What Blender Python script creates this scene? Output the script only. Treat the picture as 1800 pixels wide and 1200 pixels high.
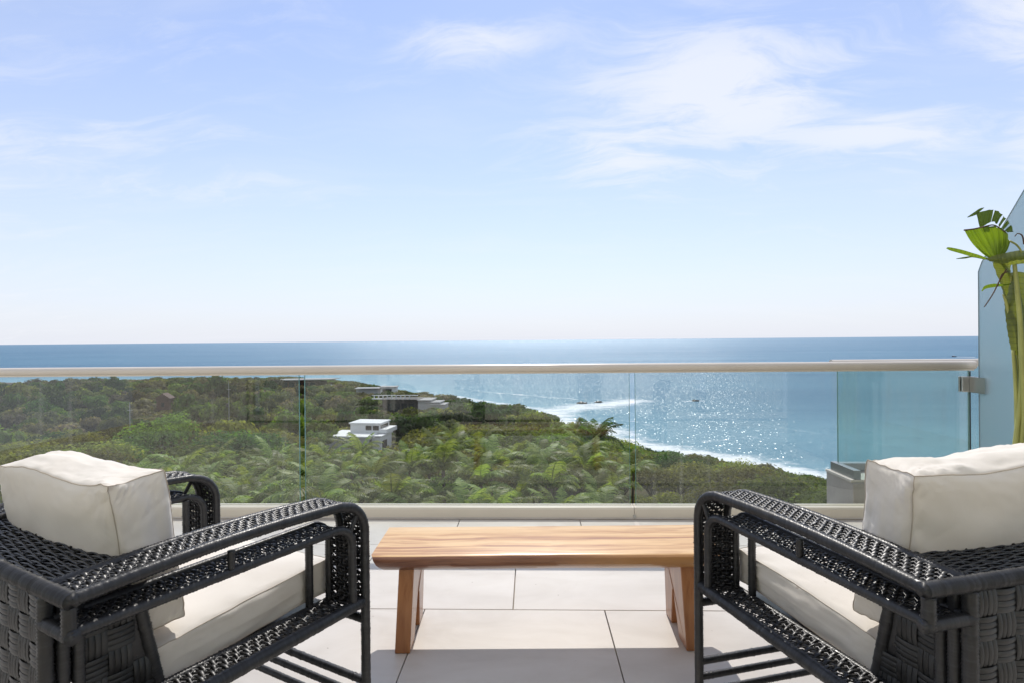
import bpy, bmesh, math, random
import numpy as np
from mathutils import Matrix, Vector, noise as mnoise

# ------------------------------------------------------------------ camera, sky, sun, exposure
scene = bpy.context.scene
for o in list(bpy.data.objects):
    bpy.data.objects.remove(o)
col = scene.collection
CAM_H = 1.22
YAW = math.radians(1.83)
PITCH = math.radians(0.155)
ROLL = math.radians(-0.5)
CAM_M = (Matrix.Translation((0, 0, CAM_H)) @ Matrix.Rotation(YAW, 4, 'Z')
         @ Matrix.Rotation(math.pi / 2 - PITCH, 4, 'X') @ Matrix.Rotation(ROLL, 4, 'Z'))
cd = bpy.data.cameras.new('camera')
cd.lens = 20.0
cd.sensor_width = 36.0
cd.sensor_fit = 'HORIZONTAL'
cd.clip_start = 0.05
cd.clip_end = 120000
cam = bpy.data.objects.new('camera', cd)
col.objects.link(cam)
cam.matrix_world = CAM_M
scene.camera = cam

SUN_EL = math.radians(49.5)
SUN_AZ = math.radians(0.5)          # clockwise from +Y, the way the sea lies
SEA_Z = -49.0

sd = bpy.data.lights.new('sun', 'SUN')
sd.energy = 2.35
sd.angle = math.radians(0.53)
sd.color = (1.0, 0.95, 0.88)
sun = bpy.data.objects.new('sun', sd)
col.objects.link(sun)
sdir = Vector((math.sin(SUN_AZ) * math.cos(SUN_EL), math.cos(SUN_AZ) * math.cos(SUN_EL), math.sin(SUN_EL)))
sun.rotation_euler = sdir.to_track_quat('Z', 'Y').to_euler()
sun.location = sdir * 50

scene.render.engine = 'CYCLES'
scene.view_settings.view_transform = 'Standard'
scene.view_settings.look = 'None'
scene.view_settings.gamma = 1.0
scene.view_settings.exposure = 0.5
scene.cycles.max_bounces = 10
scene.cycles.transparent_max_bounces = 24
scene.cycles.diffuse_bounces = 4
scene.cycles.glossy_bounces = 4
scene.cycles.transmission_bounces = 8
scene.cycles.caustics_reflective = False
scene.cycles.caustics_refractive = False


class NT:
    """small helper for node trees"""
    def __init__(self, tree):
        self.t = tree
        tree.nodes.clear()

    def n(self, kind, **kw):
        nd = self.t.nodes.new(kind)
        for k, v in kw.items():
            if k.startswith('i_'):
                key = k[2:]
                key = int(key) if key.isdigit() else key.replace('_', ' ')
                self.set(nd.inputs[key], v)
            else:
                setattr(nd, k, v)
        return nd

    def set(self, sock, v):
        if isinstance(v, bpy.types.NodeSocket):
            self.t.links.new(v, sock)
        else:
            sock.default_value = v

    def m(self, op, a, b=None, c=None, clamp=False):
        nd = self.t.nodes.new('ShaderNodeMath')
        nd.operation = op
        nd.use_clamp = clamp
        for i, v in enumerate((a, b, c)):
            if v is not None:
                self.set(nd.inputs[i], v)
        return nd.outputs[0]

    def mix(self, fac, a, b, mode='MIX'):
        nd = self.t.nodes.new('ShaderNodeMix')
        nd.data_type = 'RGBA'
        nd.blend_type = mode
        nd.clamp_factor = True
        self.set(nd.inputs[0], fac)
        for s, v in ((nd.inputs[6], a), (nd.inputs[7], b)):
            if isinstance(v, (tuple, list)):
                v = tuple(v) + ((1.0,) if len(v) == 3 else ())
            self.set(s, v)
        return nd.outputs[2]

    def ramp(self, fac, stops, interp='LINEAR'):
        nd = self.t.nodes.new('ShaderNodeValToRGB')
        cr = nd.color_ramp
        cr.interpolation = interp
        while len(cr.elements) < len(stops):
            cr.elements.new(0.5)
        for e, (p, c) in zip(cr.elements, stops):
            e.position = p
            if isinstance(c, (int, float)):
                c = (c, c, c)
            e.color = tuple(c) + (1.0,)
        self.set(nd.inputs[0], fac)
        return nd.outputs[0]

    def noise(self, vec, scale, detail=4, rough=0.55, dist=0.0, dim='3D'):
        nd = self.n('ShaderNodeTexNoise')
        nd.noise_dimensions = dim
        if vec is not None:
            self.set(nd.inputs['Vector'], vec)
        nd.inputs['Scale'].default_value = scale
        nd.inputs['Detail'].default_value = detail
        nd.inputs['Roughness'].default_value = rough
        nd.inputs['Distortion'].default_value = dist
        return nd.outputs[0]

    def mapping(self, vec, loc=(0, 0, 0), rot=(0, 0, 0), sc=(1, 1, 1)):
        nd = self.n('ShaderNodeMapping')
        self.set(nd.inputs[0], vec)
        nd.inputs[1].default_value = loc
        nd.inputs[2].default_value = rot
        nd.inputs[3].default_value = sc
        return nd.outputs[0]

    def bump(self, h, strength=0.3, dist=0.01, normal=None):
        nd = self.n('ShaderNodeBump')
        nd.inputs['Strength'].default_value = strength
        nd.inputs['Distance'].default_value = dist
        self.set(nd.inputs['Height'], h)
        if normal is not None:
            self.set(nd.inputs['Normal'], normal)
        return nd.outputs[0]

    def smooth(self, v, lo, hi):
        nd = self.n('ShaderNodeMapRange')
        nd.interpolation_type = 'SMOOTHSTEP'
        self.set(nd.inputs[0], v)
        nd.inputs[1].default_value = lo
        nd.inputs[2].default_value = hi
        return nd.outputs[0]


# world: Nishita sky with thin procedural cirrus
world = bpy.data.worlds.new('World')
scene.world = world
world.use_nodes = True
W = NT(world.node_tree)
tc = W.n('ShaderNodeTexCoord').outputs['Generated']
sky = W.n('ShaderNodeTexSky')
sky.sky_type = 'NISHITA'
sky.sun_disc = False
sky.sun_elevation = SUN_EL
sky.sun_rotation = SUN_AZ
sky.altitude = 50
sky.air_density = 1.0
sky.dust_density = 0.15
sky.ozone_density = 2.5
sep = W.n('ShaderNodeSeparateXYZ')
W.set(sep.inputs[0], tc)
dx, dy, dz = sep.outputs
zc = W.m('ADD', W.m('MAXIMUM', dz, 0.0), 0.16)
cmb = W.n('ShaderNodeCombineXYZ')
W.set(cmb.inputs[0], W.m('DIVIDE', dx, zc))
W.set(cmb.inputs[1], W.m('DIVIDE', dy, zc))
plane = cmb.outputs[0]                                   # position on a flat cloud layer
warp = W.n('ShaderNodeTexNoise')
W.set(warp.inputs['Vector'], plane)
warp.inputs['Scale'].default_value = 1.1
warp.inputs['Detail'].default_value = 3
wv = W.n('ShaderNodeVectorMath', operation='MULTIPLY_ADD')
W.set(wv.inputs[0], warp.outputs['Color'])
wv.inputs[1].default_value = (0.7, 0.7, 0)
W.set(wv.inputs[2], plane)
wisp = W.noise(W.mapping(wv.outputs[0], rot=(0, 0, math.radians(24)), sc=(0.8, 2.1, 1)), 1.7, 8, 0.6, 0.3)
fine = W.noise(W.mapping(wv.outputs[0], rot=(0, 0, math.radians(38)), sc=(1.0, 2.4, 1)), 3.6, 9, 0.66, 0.5)
streak = W.noise(W.mapping(wv.outputs[0], loc=(3, 1, 0), rot=(0, 0, math.radians(8)), sc=(0.4, 1.8, 1)), 1.3, 6, 0.6)
front = W.m('GREATER_THAN', dy, 0.05)
ysafe = W.m('MAXIMUM', dy, 0.05)
ta = W.m('DIVIDE', dx, ysafe)
tb = W.m('DIVIDE', dz, ysafe)
bank = None
# cloud banks: centre and spread as bearing and height
for a0, b0, sa, sb, g in ((0.38, 0.43, 0.30, 0.15, 1.0), (0.20, 0.33, 0.17, 0.09, .85), (0.62, 0.35, 0.30, 0.06, .8), (0.90, 0.55, 0.16, 0.11, .95), (0.93, 0.34, 0.16, 0.10, .7),
                          (-0.06, 0.53, 0.16, 0.05, .8), (-0.86, 0.37, 0.42, 0.08, .55), (-0.62, 0.28, 0.34, 0.05, .45)):
    ea = W.m('POWER', W.m('DIVIDE', W.m('SUBTRACT', ta, a0 - 0.03), sa), 2.0)
    eb = W.m('POWER', W.m('DIVIDE', W.m('SUBTRACT', tb, b0), sb), 2.0)
    b = W.m('MULTIPLY', W.m('EXPONENT', W.m('MULTIPLY', W.m('ADD', ea, eb), -1.0)), g)
    bank = b if bank is None else W.m('MAXIMUM', bank, b)
bank = W.m('MULTIPLY', bank, front)
# beyond the part of the sky in view, denser cirrus added for fill light
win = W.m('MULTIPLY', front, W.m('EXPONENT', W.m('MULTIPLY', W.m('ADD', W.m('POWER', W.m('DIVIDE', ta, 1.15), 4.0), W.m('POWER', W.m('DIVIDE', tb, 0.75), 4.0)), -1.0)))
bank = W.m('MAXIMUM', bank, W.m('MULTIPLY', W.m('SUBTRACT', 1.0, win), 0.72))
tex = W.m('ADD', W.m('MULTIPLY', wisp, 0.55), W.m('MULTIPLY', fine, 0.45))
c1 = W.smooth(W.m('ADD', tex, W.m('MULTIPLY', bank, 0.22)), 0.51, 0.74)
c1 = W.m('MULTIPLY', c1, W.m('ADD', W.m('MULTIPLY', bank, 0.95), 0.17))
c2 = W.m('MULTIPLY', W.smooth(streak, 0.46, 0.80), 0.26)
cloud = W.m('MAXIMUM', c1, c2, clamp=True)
# the moist air low over the sea whitens the sky towards the horizon, all round
low = W.m('EXPONENT', W.m('MULTIPLY', W.m('MAXIMUM', dz, 0.0), -2.8))
SKY_T = W.mix(1.0, sky.outputs[0], (0.95, 0.955, 1.08), 'MULTIPLY')
skyc = W.mix(W.m('MULTIPLY', low, 0.97), SKY_T, (5.0, 5.2, 5.75))
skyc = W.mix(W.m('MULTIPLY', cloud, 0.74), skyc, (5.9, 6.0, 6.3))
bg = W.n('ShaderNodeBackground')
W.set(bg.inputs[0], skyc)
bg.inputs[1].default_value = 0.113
wo = W.n('ShaderNodeOutputWorld')
W.set(wo.inputs[0], bg.outputs[0])

# ------------------------------------------------------------------ helpers
R3 = CAM_M.to_3x3()
F = 1000.0


def ray(px, py):
    return R3 @ Vector(((px - 900) / F, -(py - 600) / F, -1.0))


def at(px, py, d):
    """the point a photo pixel shows at camera depth d"""
    return Vector((0, 0, CAM_H)) + ray(px, py) * d


def onz(px, py, z):
    r = ray(px, py)
    t = (z - CAM_H) / r.z
    return Vector((0, 0, CAM_H)) + r * t


def c2w(xc, d, z=0.0):
    c, s = math.cos(YAW), math.sin(YAW)
    return Vector((xc * c - d * s, xc * s + d * c, z))


def link(o, parent=None):
    col.objects.link(o)
    if parent is not None:
        o.parent = parent
    return o


def tag(o, label=None, cat=None, group=None, kind=None):
    if label:
        o['label'] = label
    if cat:
        o['category'] = cat
    if group:
        o['group'] = group
    if kind:
        o['kind'] = kind
    return o


def empty(name, loc=(0, 0, 0), rz=0.0):
    o = bpy.data.objects.new(name, None)
    o.location = loc
    o.rotation_euler = (0, 0, rz)
    o.empty_display_size = 0.2
    return link(o)


def copy_tree(o, parent=None):
    c = o.copy()
    link(c, parent)
    for ch in list(o.children):
        copy_tree(ch, c)
    return c


def mk(name, verts, faces, mat, parent=None, smooth=False, uvs=None):
    me = bpy.data.meshes.new(name)
    me.from_pydata([tuple(v) for v in verts], [], faces)
    if smooth:
        me.polygons.foreach_set('use_smooth', [True] * len(me.polygons))
    if mat is not None:
        me.materials.append(mat)
    me.update()
    return link(bpy.data.objects.new(name, me), parent)


def mk_quads(name, V, mat, parent=None, smooth=False, link_it=True, attr=None):
    """V: (n,4,3) array of separate quads, fast"""
    n = len(V)
    me = bpy.data.meshes.new(name)
    me.vertices.add(n * 4)
    me.vertices.foreach_set('co', V.reshape(-1).astype(np.float32))
    me.loops.add(n * 4)
    me.loops.foreach_set('vertex_index', np.arange(n * 4, dtype=np.int32))
    me.polygons.add(n)
    me.polygons.foreach_set('loop_start', np.arange(0, n * 4, 4, dtype=np.int32))
    me.polygons.foreach_set('loop_total', np.full(n, 4, dtype=np.int32))
    me.update(calc_edges=True)
    if attr is not None:
        a = me.attributes.new('tint', 'FLOAT_COLOR', 'POINT')
        a.data.foreach_set('color', np.repeat(attr, 4, axis=0).reshape(-1).astype(np.float32))
    if mat is not None:
        me.materials.append(mat)
    if not link_it:
        return me
    return link(bpy.data.objects.new(name, me), parent)


class MB:
    """collects shapes for ONE mesh"""
    def __init__(self):
        self.v, self.f = [], []

    def add(self, verts, faces):
        b = len(self.v)
        self.v += [tuple(p) for p in verts]
        self.f += [tuple(i + b for i in f) for f in faces]
        return self

    def box(self, lo, hi, bev=0.0):
        x0, y0, z0 = lo
        x1, y1, z1 = hi
        if bev <= 0:
            return self.add([(x0, y0, z0), (x1, y0, z0), (x1, y1, z0), (x0, y1, z0), (x0, y0, z1), (x1, y0, z1), (x1, y1, z1), (x0, y1, z1)],
                            [(0, 3, 2, 1), (4, 5, 6, 7), (0, 1, 5, 4), (1, 2, 6, 5), (2, 3, 7, 6), (3, 0, 4, 7)])
        b = min(bev, (x1 - x0) / 2.01, (y1 - y0) / 2.01, (z1 - z0) / 2.01)
        bm = bmesh.new()
        bmesh.ops.create_cube(bm, size=1.0)
        for v in bm.verts:
            v.co = Vector(((x0 + x1) / 2 + v.co.x * (x1 - x0), (y0 + y1) / 2 + v.co.y * (y1 - y0), (z0 + z1) / 2 + v.co.z * (z1 - z0)))
        bmesh.ops.bevel(bm, geom=bm.edges[:], offset=b, segments=2, profile=0.5, affect='EDGES')
        bm.verts.index_update()
        self.add([v.co[:] for v in bm.verts], [tuple(v.index for v in f.verts) for f in bm.faces])
        bm.free()
        return self

    def tube(self, pts, rad, sides=10, cap=True):
        pts = [Vector(p) for p in pts]
        n = len(pts)
        rad = [rad] * n if isinstance(rad, (int, float)) else list(rad)
        up = None
        rings = []
        for i, p in enumerate(pts):
            t = (pts[min(i + 1, n - 1)] - pts[max(i - 1, 0)]).normalized()
            if up is None:
                a = Vector((0, 0, 1)) if abs(t.z) < 0.9 else Vector((1, 0, 0))
                up = (a - t * a.dot(t)).normalized()
            else:
                up = (up - t * up.dot(t))
                up = up.normalized() if up.length > 1e-6 else t.orthogonal().normalized()
            si = t.cross(up)
            rings.append([p + (up * math.cos(k * 2 * math.pi / sides) + si * math.sin(k * 2 * math.pi / sides)) * rad[i] for k in range(sides)])
        v = [q for r in rings for q in r]
        f = []
        for i in range(n - 1):
            for k in range(sides):
                k2 = (k + 1) % sides
                f.append((i * sides + k, i * sides + k2, (i + 1) * sides + k2, (i + 1) * sides + k))
        if cap:
            f.append(tuple(range(sides - 1, -1, -1)))
            f.append(tuple((n - 1) * sides + k for k in range(sides)))
        return self.add(v, f)

    def prism(self, poly, axis, a0, a1):
        """extrude a 2D polygon along an axis ('x': poly is (y,z))"""
        n = len(poly)

        def P(q, a):
            return (a, q[0], q[1]) if axis == 'x' else ((q[0], a, q[1]) if axis == 'y' else (q[0], q[1], a))
        v = [P(q, a0) for q in poly] + [P(q, a1) for q in poly]
        f = [tuple(range(n - 1, -1, -1)), tuple(range(n, 2 * n))]
        for i in range(n):
            j = (i + 1) % n
            f.append((i, j, n + j, n + i))
        return self.add(v, f)

    def build(self, name, mat, parent=None, smooth=False):
        o = mk(name, self.v, self.f, mat, parent, smooth)
        bm = bmesh.new()
        bm.from_mesh(o.data)
        bmesh.ops.recalc_face_normals(bm, faces=bm.faces[:])
        bm.to_mesh(o.data)
        bm.free()
        if smooth:
            o.data.set_sharp_from_angle(angle=math.radians(38))
        return o


def material(name):
    m = bpy.data.materials.new(name)
    m.use_nodes = True
    return m, NT(m.node_tree)


def out(T, sh):
    o = T.n('ShaderNodeOutputMaterial')
    T.set(o.inputs[0], sh)


def princ(T, color, rough=0.5, normal=None, metallic=0.0, spec=0.5, coat=0.0, sheen=0.0, coat_rough=0.1):
    p = T.n('ShaderNodeBsdfPrincipled')
    if isinstance(color, (tuple, list)):
        color = tuple(color) + ((1.0,) if len(color) == 3 else ())
    T.set(p.inputs['Base Color'], color)
    T.set(p.inputs['Roughness'], rough)
    T.set(p.inputs['Metallic'], metallic)
    T.set(p.inputs['Specular IOR Level'], spec)
    T.set(p.inputs['Coat Weight'], coat)
    T.set(p.inputs['Coat Roughness'], coat_rough)
    T.set(p.inputs['Sheen Weight'], sheen)
    if normal is not None:
        T.set(p.inputs['Normal'], normal)
    return p


MAT = {}


def objco(T):
    return T.n('ShaderNodeTexCoord').outputs['Object']


def plain(name, color, rough=0.6, var=0.12, scale=3.0, metallic=0.0, bump=0.0, bscale=60.0, coat=0.0, spec=0.5):
    m, T = material(name)
    co = objco(T)
    nz = T.noise(co, scale, 5)
    dark = tuple(c * (1 - var) for c in color)
    lite = tuple(min(1, c * (1 + var)) for c in color)
    c = T.ramp(nz, [(0.3, dark), (0.7, lite)])
    nrm = T.bump(T.noise(co, bscale, 3), bump, 0.002) if bump > 0 else None
    out(T, princ(T, c, rough, nrm, metallic, spec, coat).outputs[0])
    MAT[name] = m
    return m
# ------------------------------------------------------------------ materials of the terrace
def mat_tile():
    m, T = material('tile_stone')
    oi = T.n('ShaderNodeObjectInfo')
    ge = T.n('ShaderNodeNewGeometry').outputs['Position']
    off = T.n('ShaderNodeVectorMath', operation='MULTIPLY_ADD')
    off.inputs[1].default_value = (1, 1, 1)
    T.set(off.inputs[0], ge)
    cb = T.n('ShaderNodeCombineXYZ')
    T.set(cb.inputs[0], T.m('MULTIPLY', oi.outputs['Random'], 37.0))
    T.set(cb.inputs[1], T.m('MULTIPLY', oi.outputs['Random'], 91.0))
    T.set(off.inputs[2], cb.outputs[0])
    v = off.outputs[0]
    n1 = T.noise(T.mapping(v, sc=(1.0, 2.2, 1)), 2.2, 6, 0.6, 0.8)
    n2 = T.noise(T.mapping(v, sc=(1.5, 7, 1)), 5.0, 5, 0.6, 0.3)
    c = T.ramp(n1, [(0.28, (0.52, 0.475, 0.42)), (0.55, (0.60, 0.56, 0.51)), (0.8, (0.645, 0.61, 0.565))])
    c = T.mix(T.m('MULTIPLY', T.smooth(n2, 0.52, 0.72), 0.20), c, (0.55, 0.49, 0.41))
    c = T.mix(T.m('MULTIPLY', oi.outputs['Random'], 0.35), c, (0.50, 0.465, 0.42))
    st = T.noise(ge, 1.3, 5, 0.65, 0.5)
    c = T.mix(T.m('MULTIPLY', T.smooth(st, 0.52, 0.70), 0.22), c, (0.44, 0.39, 0.33))
    gr = T.noise(v, 38.0, 2, 0.5)
    c = T.mix(T.smooth(gr, 0.745, 0.80), c, (0.22, 0.17, 0.13))
    rgh = T.m('ADD', T.m('MULTIPLY', n1, 0.2), 0.34)
    nrm = T.bump(T.noise(v, 90, 3), 0.06, 0.002)
    out(T, princ(T, c, rgh, nrm, spec=0.4).outputs[0])
    return m


MAT['tile'] = mat_tile()
plain('grout', (0.50, 0.43, 0.335), 0.9, 0.2, 9)
plain('render_wall', (0.62, 0.58, 0.53), 0.85, 0.1, 4, bump=0.2, bscale=80)
plain('concrete', (0.42, 0.39, 0.365), 0.85, 0.12, 5, bump=0.3, bscale=70)
plain('cream_aluminium', (0.73, 0.67, 0.56), 0.34, 0.04, 3, bump=0.02)
plain('rail_aluminium', (0.66, 0.60, 0.52), 0.27, 0.04, 3, spec=0.6)
plain('grey_metal', (0.36, 0.37, 0.38), 0.38, 0.06, 5, metallic=0.7)
plain('steel', (0.52, 0.52, 0.50), 0.3, 0.08, 8, metallic=0.9)
plain('dark_seal', (0.012, 0.03, 0.03), 0.5, 0.2, 5)


def mat_glass(name, tint, dust=0.03):
    m, T = material(name)
    co = objco(T)
    fr = T.n('ShaderNodeFresnel')
    bf = T.n('ShaderNodeNewGeometry').outputs['Backfacing']
    T.set(fr.inputs[0], T.m('ADD', 1.5, T.m('MULTIPLY', bf, 1 / 1.5 - 1.5)))
    tr = T.n('ShaderNodeBsdfTransparent')
    tr.inputs[0].default_value = tuple(tint) + (1,)
    gl = T.n('ShaderNodeBsdfGlossy')
    gl.inputs['Roughness'].default_value = 0.012
    gl.inputs[0].default_value = (1, 1, 1, 1)
    mx = T.n('ShaderNodeMixShader')
    T.set(mx.inputs[0], fr.outputs[0])
    T.set(mx.inputs[1], tr.outputs[0])
    T.set(mx.inputs[2], gl.outputs[0])
    # dried water marks: a little dust, in runs down the pane
    df = T.n('ShaderNodeBsdfDiffuse')
    df.inputs[0].default_value = (0.75, 0.76, 0.74, 1)
    runs = T.noise(T.mapping(co, sc=(22, 22, 0.9)), 1.0, 4, 0.6)
    blot = T.noise(co, 1.6, 3, 0.5)
    d = T.m('MULTIPLY', T.m('MULTIPLY', T.smooth(runs, 0.50, 0.78), T.smooth(blot, 0.42, 0.72)), dust * 3.2)
    d = T.m('ADD', d, dust * 0.35)
    m2 = T.n('ShaderNodeMixShader')
    T.set(m2.inputs[0], d)
    T.set(m2.inputs[1], mx.outputs[0])
    T.set(m2.inputs[2], df.outputs[0])
    out(T, m2.outputs[0])
    MAT[name] = m
    return m


mat_glass('clear_glass', (0.95, 0.975, 0.965), 0.042)
mat_glass('green_glass', (0.84, 0.93, 0.90), 0.055)


def mat_edge():
    m, T = material('glass_edge')
    out(T, princ(T, (0.16, 0.34, 0.30), 0.15, spec=0.6).outputs[0])
    return m


MAT['glass_edge'] = mat_edge()


def mat_frost():
    m, T = material('frosted_glass')
    co = objco(T)
    n = T.noise(co, 1.2, 3)
    c = T.ramp(n, [(0.3, (0.84, 0.98, 1.0)), (0.7, (0.92, 0.99, 1.0))])
    tl = T.n('ShaderNodeBsdfTranslucent')
    T.set(tl.inputs[0], c)
    df = T.n('ShaderNodeBsdfRefraction')
    T.set(df.inputs[0], c)
    df.inputs['Roughness'].default_value = 0.75
    df.inputs['IOR'].default_value = 1.25
    mx = T.n('ShaderNodeMixShader')
    mx.inputs[0].default_value = 0.7
    T.set(mx.inputs[1], tl.outputs[0])
    T.set(mx.inputs[2], df.outputs[0])
    gl = T.n('ShaderNodeBsdfGlossy')
    gl.inputs['Roughness'].default_value = 0.25
    fr = T.n('ShaderNodeFresnel')
    fr.inputs[0].default_value = 1.3
    m2 = T.n('ShaderNodeMixShader')
    T.set(m2.inputs[0], fr.outputs[0])
    T.set(m2.inputs[1], mx.outputs[0])
    T.set(m2.inputs[2], gl.outputs[0])
    out(T, m2.outputs[0])
    return m


MAT['frost'] = mat_frost()

# ------------------------------------------------------------------ the terrace
GL_Y = 3.935          # line of the balustrade glass
TILE = 0.815
ROW0 = 2.575          # a joint between two rows
slab = tag(MB().box((-6.2, -0.8, -0.32), (5.2, 4.12, -0.022)).build('terrace_slab', MAT['grout']), kind='structure')
tm = MB().box((0.002, 0.002, -0.018), (TILE - 0.002, TILE - 0.002, 0.0), 0.0022)
first = None
rows = [(ROW0 + TILE, 0.325, 3.872), (ROW0, -0.088, None), (ROW0 - TILE, 0.325, None), (ROW0 - 2 * TILE, -0.088, None), (ROW0 - 3 * TILE, 0.325, None)]
for ry, jx, cut in rows:
    k0 = int(math.floor((-6.1 - jx) / TILE)) + 1
    k1 = int(math.floor((5.1 - jx) / TILE))
    rowmesh = None
    for k in range(k0, k1):
        if cut is not None:
            if rowmesh is None:
                o = MB().box((0.002, 0.002, -0.018), (TILE - 0.002, cut - ry, 0.0), 0.0022).build('floor_tile', MAT['tile'], slab)
                rowmesh = o.data
            else:
                o = link(bpy.data.objects.new('floor_tile', rowmesh), slab)
        elif first is None:
            o = tm.build('floor_tile', MAT['tile'], slab)
            first = o.data
        else:
            o = link(bpy.data.objects.new('floor_tile', first), slab)
        o.location = (jx + k * TILE, ry, random.Random(k * 7 + int(ry * 100)).uniform(-0.0006, 0.0004))

# base shoe of the balustrade: extruded profile, in lengths that meet at the glass joints
bal = empty('glass_balustrade', (0, GL_Y, 0))
tag(bal, 'clear glass balustrade with round cream handrail along the terrace edge', 'balustrade')
JX = [onz(532, 905, 0.0).x * 1.0, 0.0, 0.0]


def at_y(px, py, y):
    r = ray(px, py)
    return Vector((0, 0, CAM_H)) + r * (y / r.y)


j1 = at_y(532, 800, GL_Y).x
j2 = at_y(1112, 800, GL_Y).x
j3 = at_y(1703, 760, GL_Y).x
pw = j2 - j1
js = [j1 - 2 * pw, j1 - pw, j1, j2]
prof = [(-0.052, 0.0), (-0.052, 0.062), (-0.047, 0.075), (-0.036, 0.080), (-0.012, 0.081), (-0.012, 0.074), (0.012, 0.074), (0.012, 0.081), (0.036, 0.08), (0.05, 0.07), (0.05, 0.0)]
ends = js + [j3 + 0.03]
for i in range(len(js)):
    mb = MB().prism(prof, 'x', ends[i] + 0.0015, ends[i + 1] - 0.0015)
    o = mb.build('base_shoe', MAT['cream_aluminium'], bal)
    lip = MB().box((ends[i] + 0.002, -0.060, 0.0), (ends[i + 1] - 0.002, -0.0525, 0.012), 0.003).build('silicone_bead', MAT['render_wall'], bal)
for i in range(len(js)):
    x0 = ends[i] + 0.021
    x1 = (ends[i + 1] - 0.021) if i < len(js) - 1 else j3 - 0.002
    p = MB().box((x0, -0.006, 0.077), (x1, 0.006, 1.000)).build('glass_pane', MAT['clear_glass'], bal)
    for xe in (x0 - 0.0012, x1 + 0.0012):
        MB().box((xe - 0.001, -0.0058, 0.082), (xe + 0.001, 0.0058, 0.997)).build('polished_edge', MAT['glass_edge'], p)
# handrail: slightly flattened tube with a slot below
hp = []
for k in range(28):
    a = k * 2 * math.pi / 28
    hp.append((0.036 * math.cos(a), 1.0265 + 0.0285 * math.sin(a)))
hr = MB().prism(hp, 'x', js[0], j3 + 0.035).build('handrail', MAT['rail_aluminium'], bal, smooth=True)
MB().prism([(0.030 * math.cos(k * 2 * math.pi / 20), 1.0265 + 0.023 * math.sin(k * 2 * math.pi / 20)) for k in range(20)], 'x', j3 + 0.0352, j3 + 0.039).build('end_cap', MAT['steel'], hr)
MB().prism([(0.010 * math.cos(k * 2 * math.pi / 10), 1.0225 + 0.008 * math.sin(k * 2 * math.pi / 10)) for k in range(10)], 'x', j3 + 0.0392, j3 + 0.043).build('end_plug', MAT['dark_seal'], hr)
MB().box((js[0], -0.011, 0.990), (j3 + 0.03, 0.011, 0.9995)).build('glazing_gasket', MAT['cream_aluminium'], bal)
MB().box((j3 + 0.004, -0.004, 0.082), (j3 + 0.012, 0.004, 0.985)).build('end_seal', MAT['dark_seal'], bal)
sc = MB().tube([(j2, -0.062, 0.018), (j2, -0.052, 0.018)], 0.011, 14).build('drain_plug', MAT['steel'], bal, True)
for o in bal.children:
    pass

# the parapet corner with its own glass beyond the balustrade
pc = at_y(1470, 812, 4.42)
PX = pc.x
PZ = pc.z
par = empty('parapet_wall', (PX, 4.42, 0))
tag(par, 'grey concrete parapet corner with metal channel beyond the balustrade', 'parapet')
MB().box((-0.035, -0.29, -0.9), (1.4, 0.08, PZ - 0.085), 0.006).build('concrete_wall', MAT['concrete'], par)
MB().box((-0.045, -0.28, PZ - 0.084), (1.4, 0.075, PZ - 0.064), 0.003).build('coping', MAT['render_wall'], par)
ch = MB()
ch.box((-0.02, -0.27, PZ - 0.062), (0.030, 0.045, PZ))
ch.box((0.0305, -0.022, PZ - 0.062), (1.4, 0.045, PZ - 0.002))
ch.build('metal_channel', MAT['grey_metal'], par)
gp = empty('glass_screen', (PX, 4.42, 0))
tag(gp, 'green tinted glass screen standing on the concrete parapet corner', 'glass screen')
MB().box((0.020, 0.002, PZ + 0.0005), (1.38, 0.016, 0.998)).build('glass_pane', MAT['green_glass'], gp)
MB().box((0.0165, 0.003, PZ + 0.001), (0.0190, 0.015, 0.998)).build('polished_edge', MAT['glass_edge'], gp)
g2 = MB()
g2.prism([(0.009 + 0.034 * math.cos(k * math.pi / 10), 1.022 + 0.028 * math.sin(k * math.pi / 10)) for k in range(20)], 'x', -0.03, 1.4)
g2.build('handrail', MAT['rail_aluminium'], gp, True)

# frosted privacy screen at the terrace end, its outer top corner cut off
e1 = at_y(1719, 470, GL_Y - 0.10)
SX = e1.x
sy1 = GL_Y - 0.10
scr = empty('privacy_screen', (SX, sy1, 0))
tag(scr, 'tall frosted glass privacy screen with chamfered corner behind the plant', 'privacy screen')
zc0 = e1.z
pr = [(0, 0.02), (0, zc0 - 0.03), (-0.03, zc0 + 0.03), (-0.42, zc0 + 0.50), (-0.8, zc0 + 0.72), (-2.6, zc0 + 0.72), (-2.6, 0.02)]
MB().prism(pr, 'x', 0.0, 0.012).build('frosted_pane', MAT['frost'], scr)
MB().prism([(0.0025, 0.02), (0.0025, zc0 - 0.03), (-0.0275, zc0 + 0.032), (-0.42, zc0 + 0.5035), (-0.42, zc0 + 0.5005), (-0.0300, zc0 + 0.0305), (0.0003, zc0 - 0.0300), (0.0003, 0.02)], 'x', 0.001, 0.011).build('polished_edge', MAT['glass_edge'], scr)
MB().box((-0.02, -2.6, 0.0), (0.032, 0.0, 0.019), 0.002).build('floor_channel', MAT['grey_metal'], scr)
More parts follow.
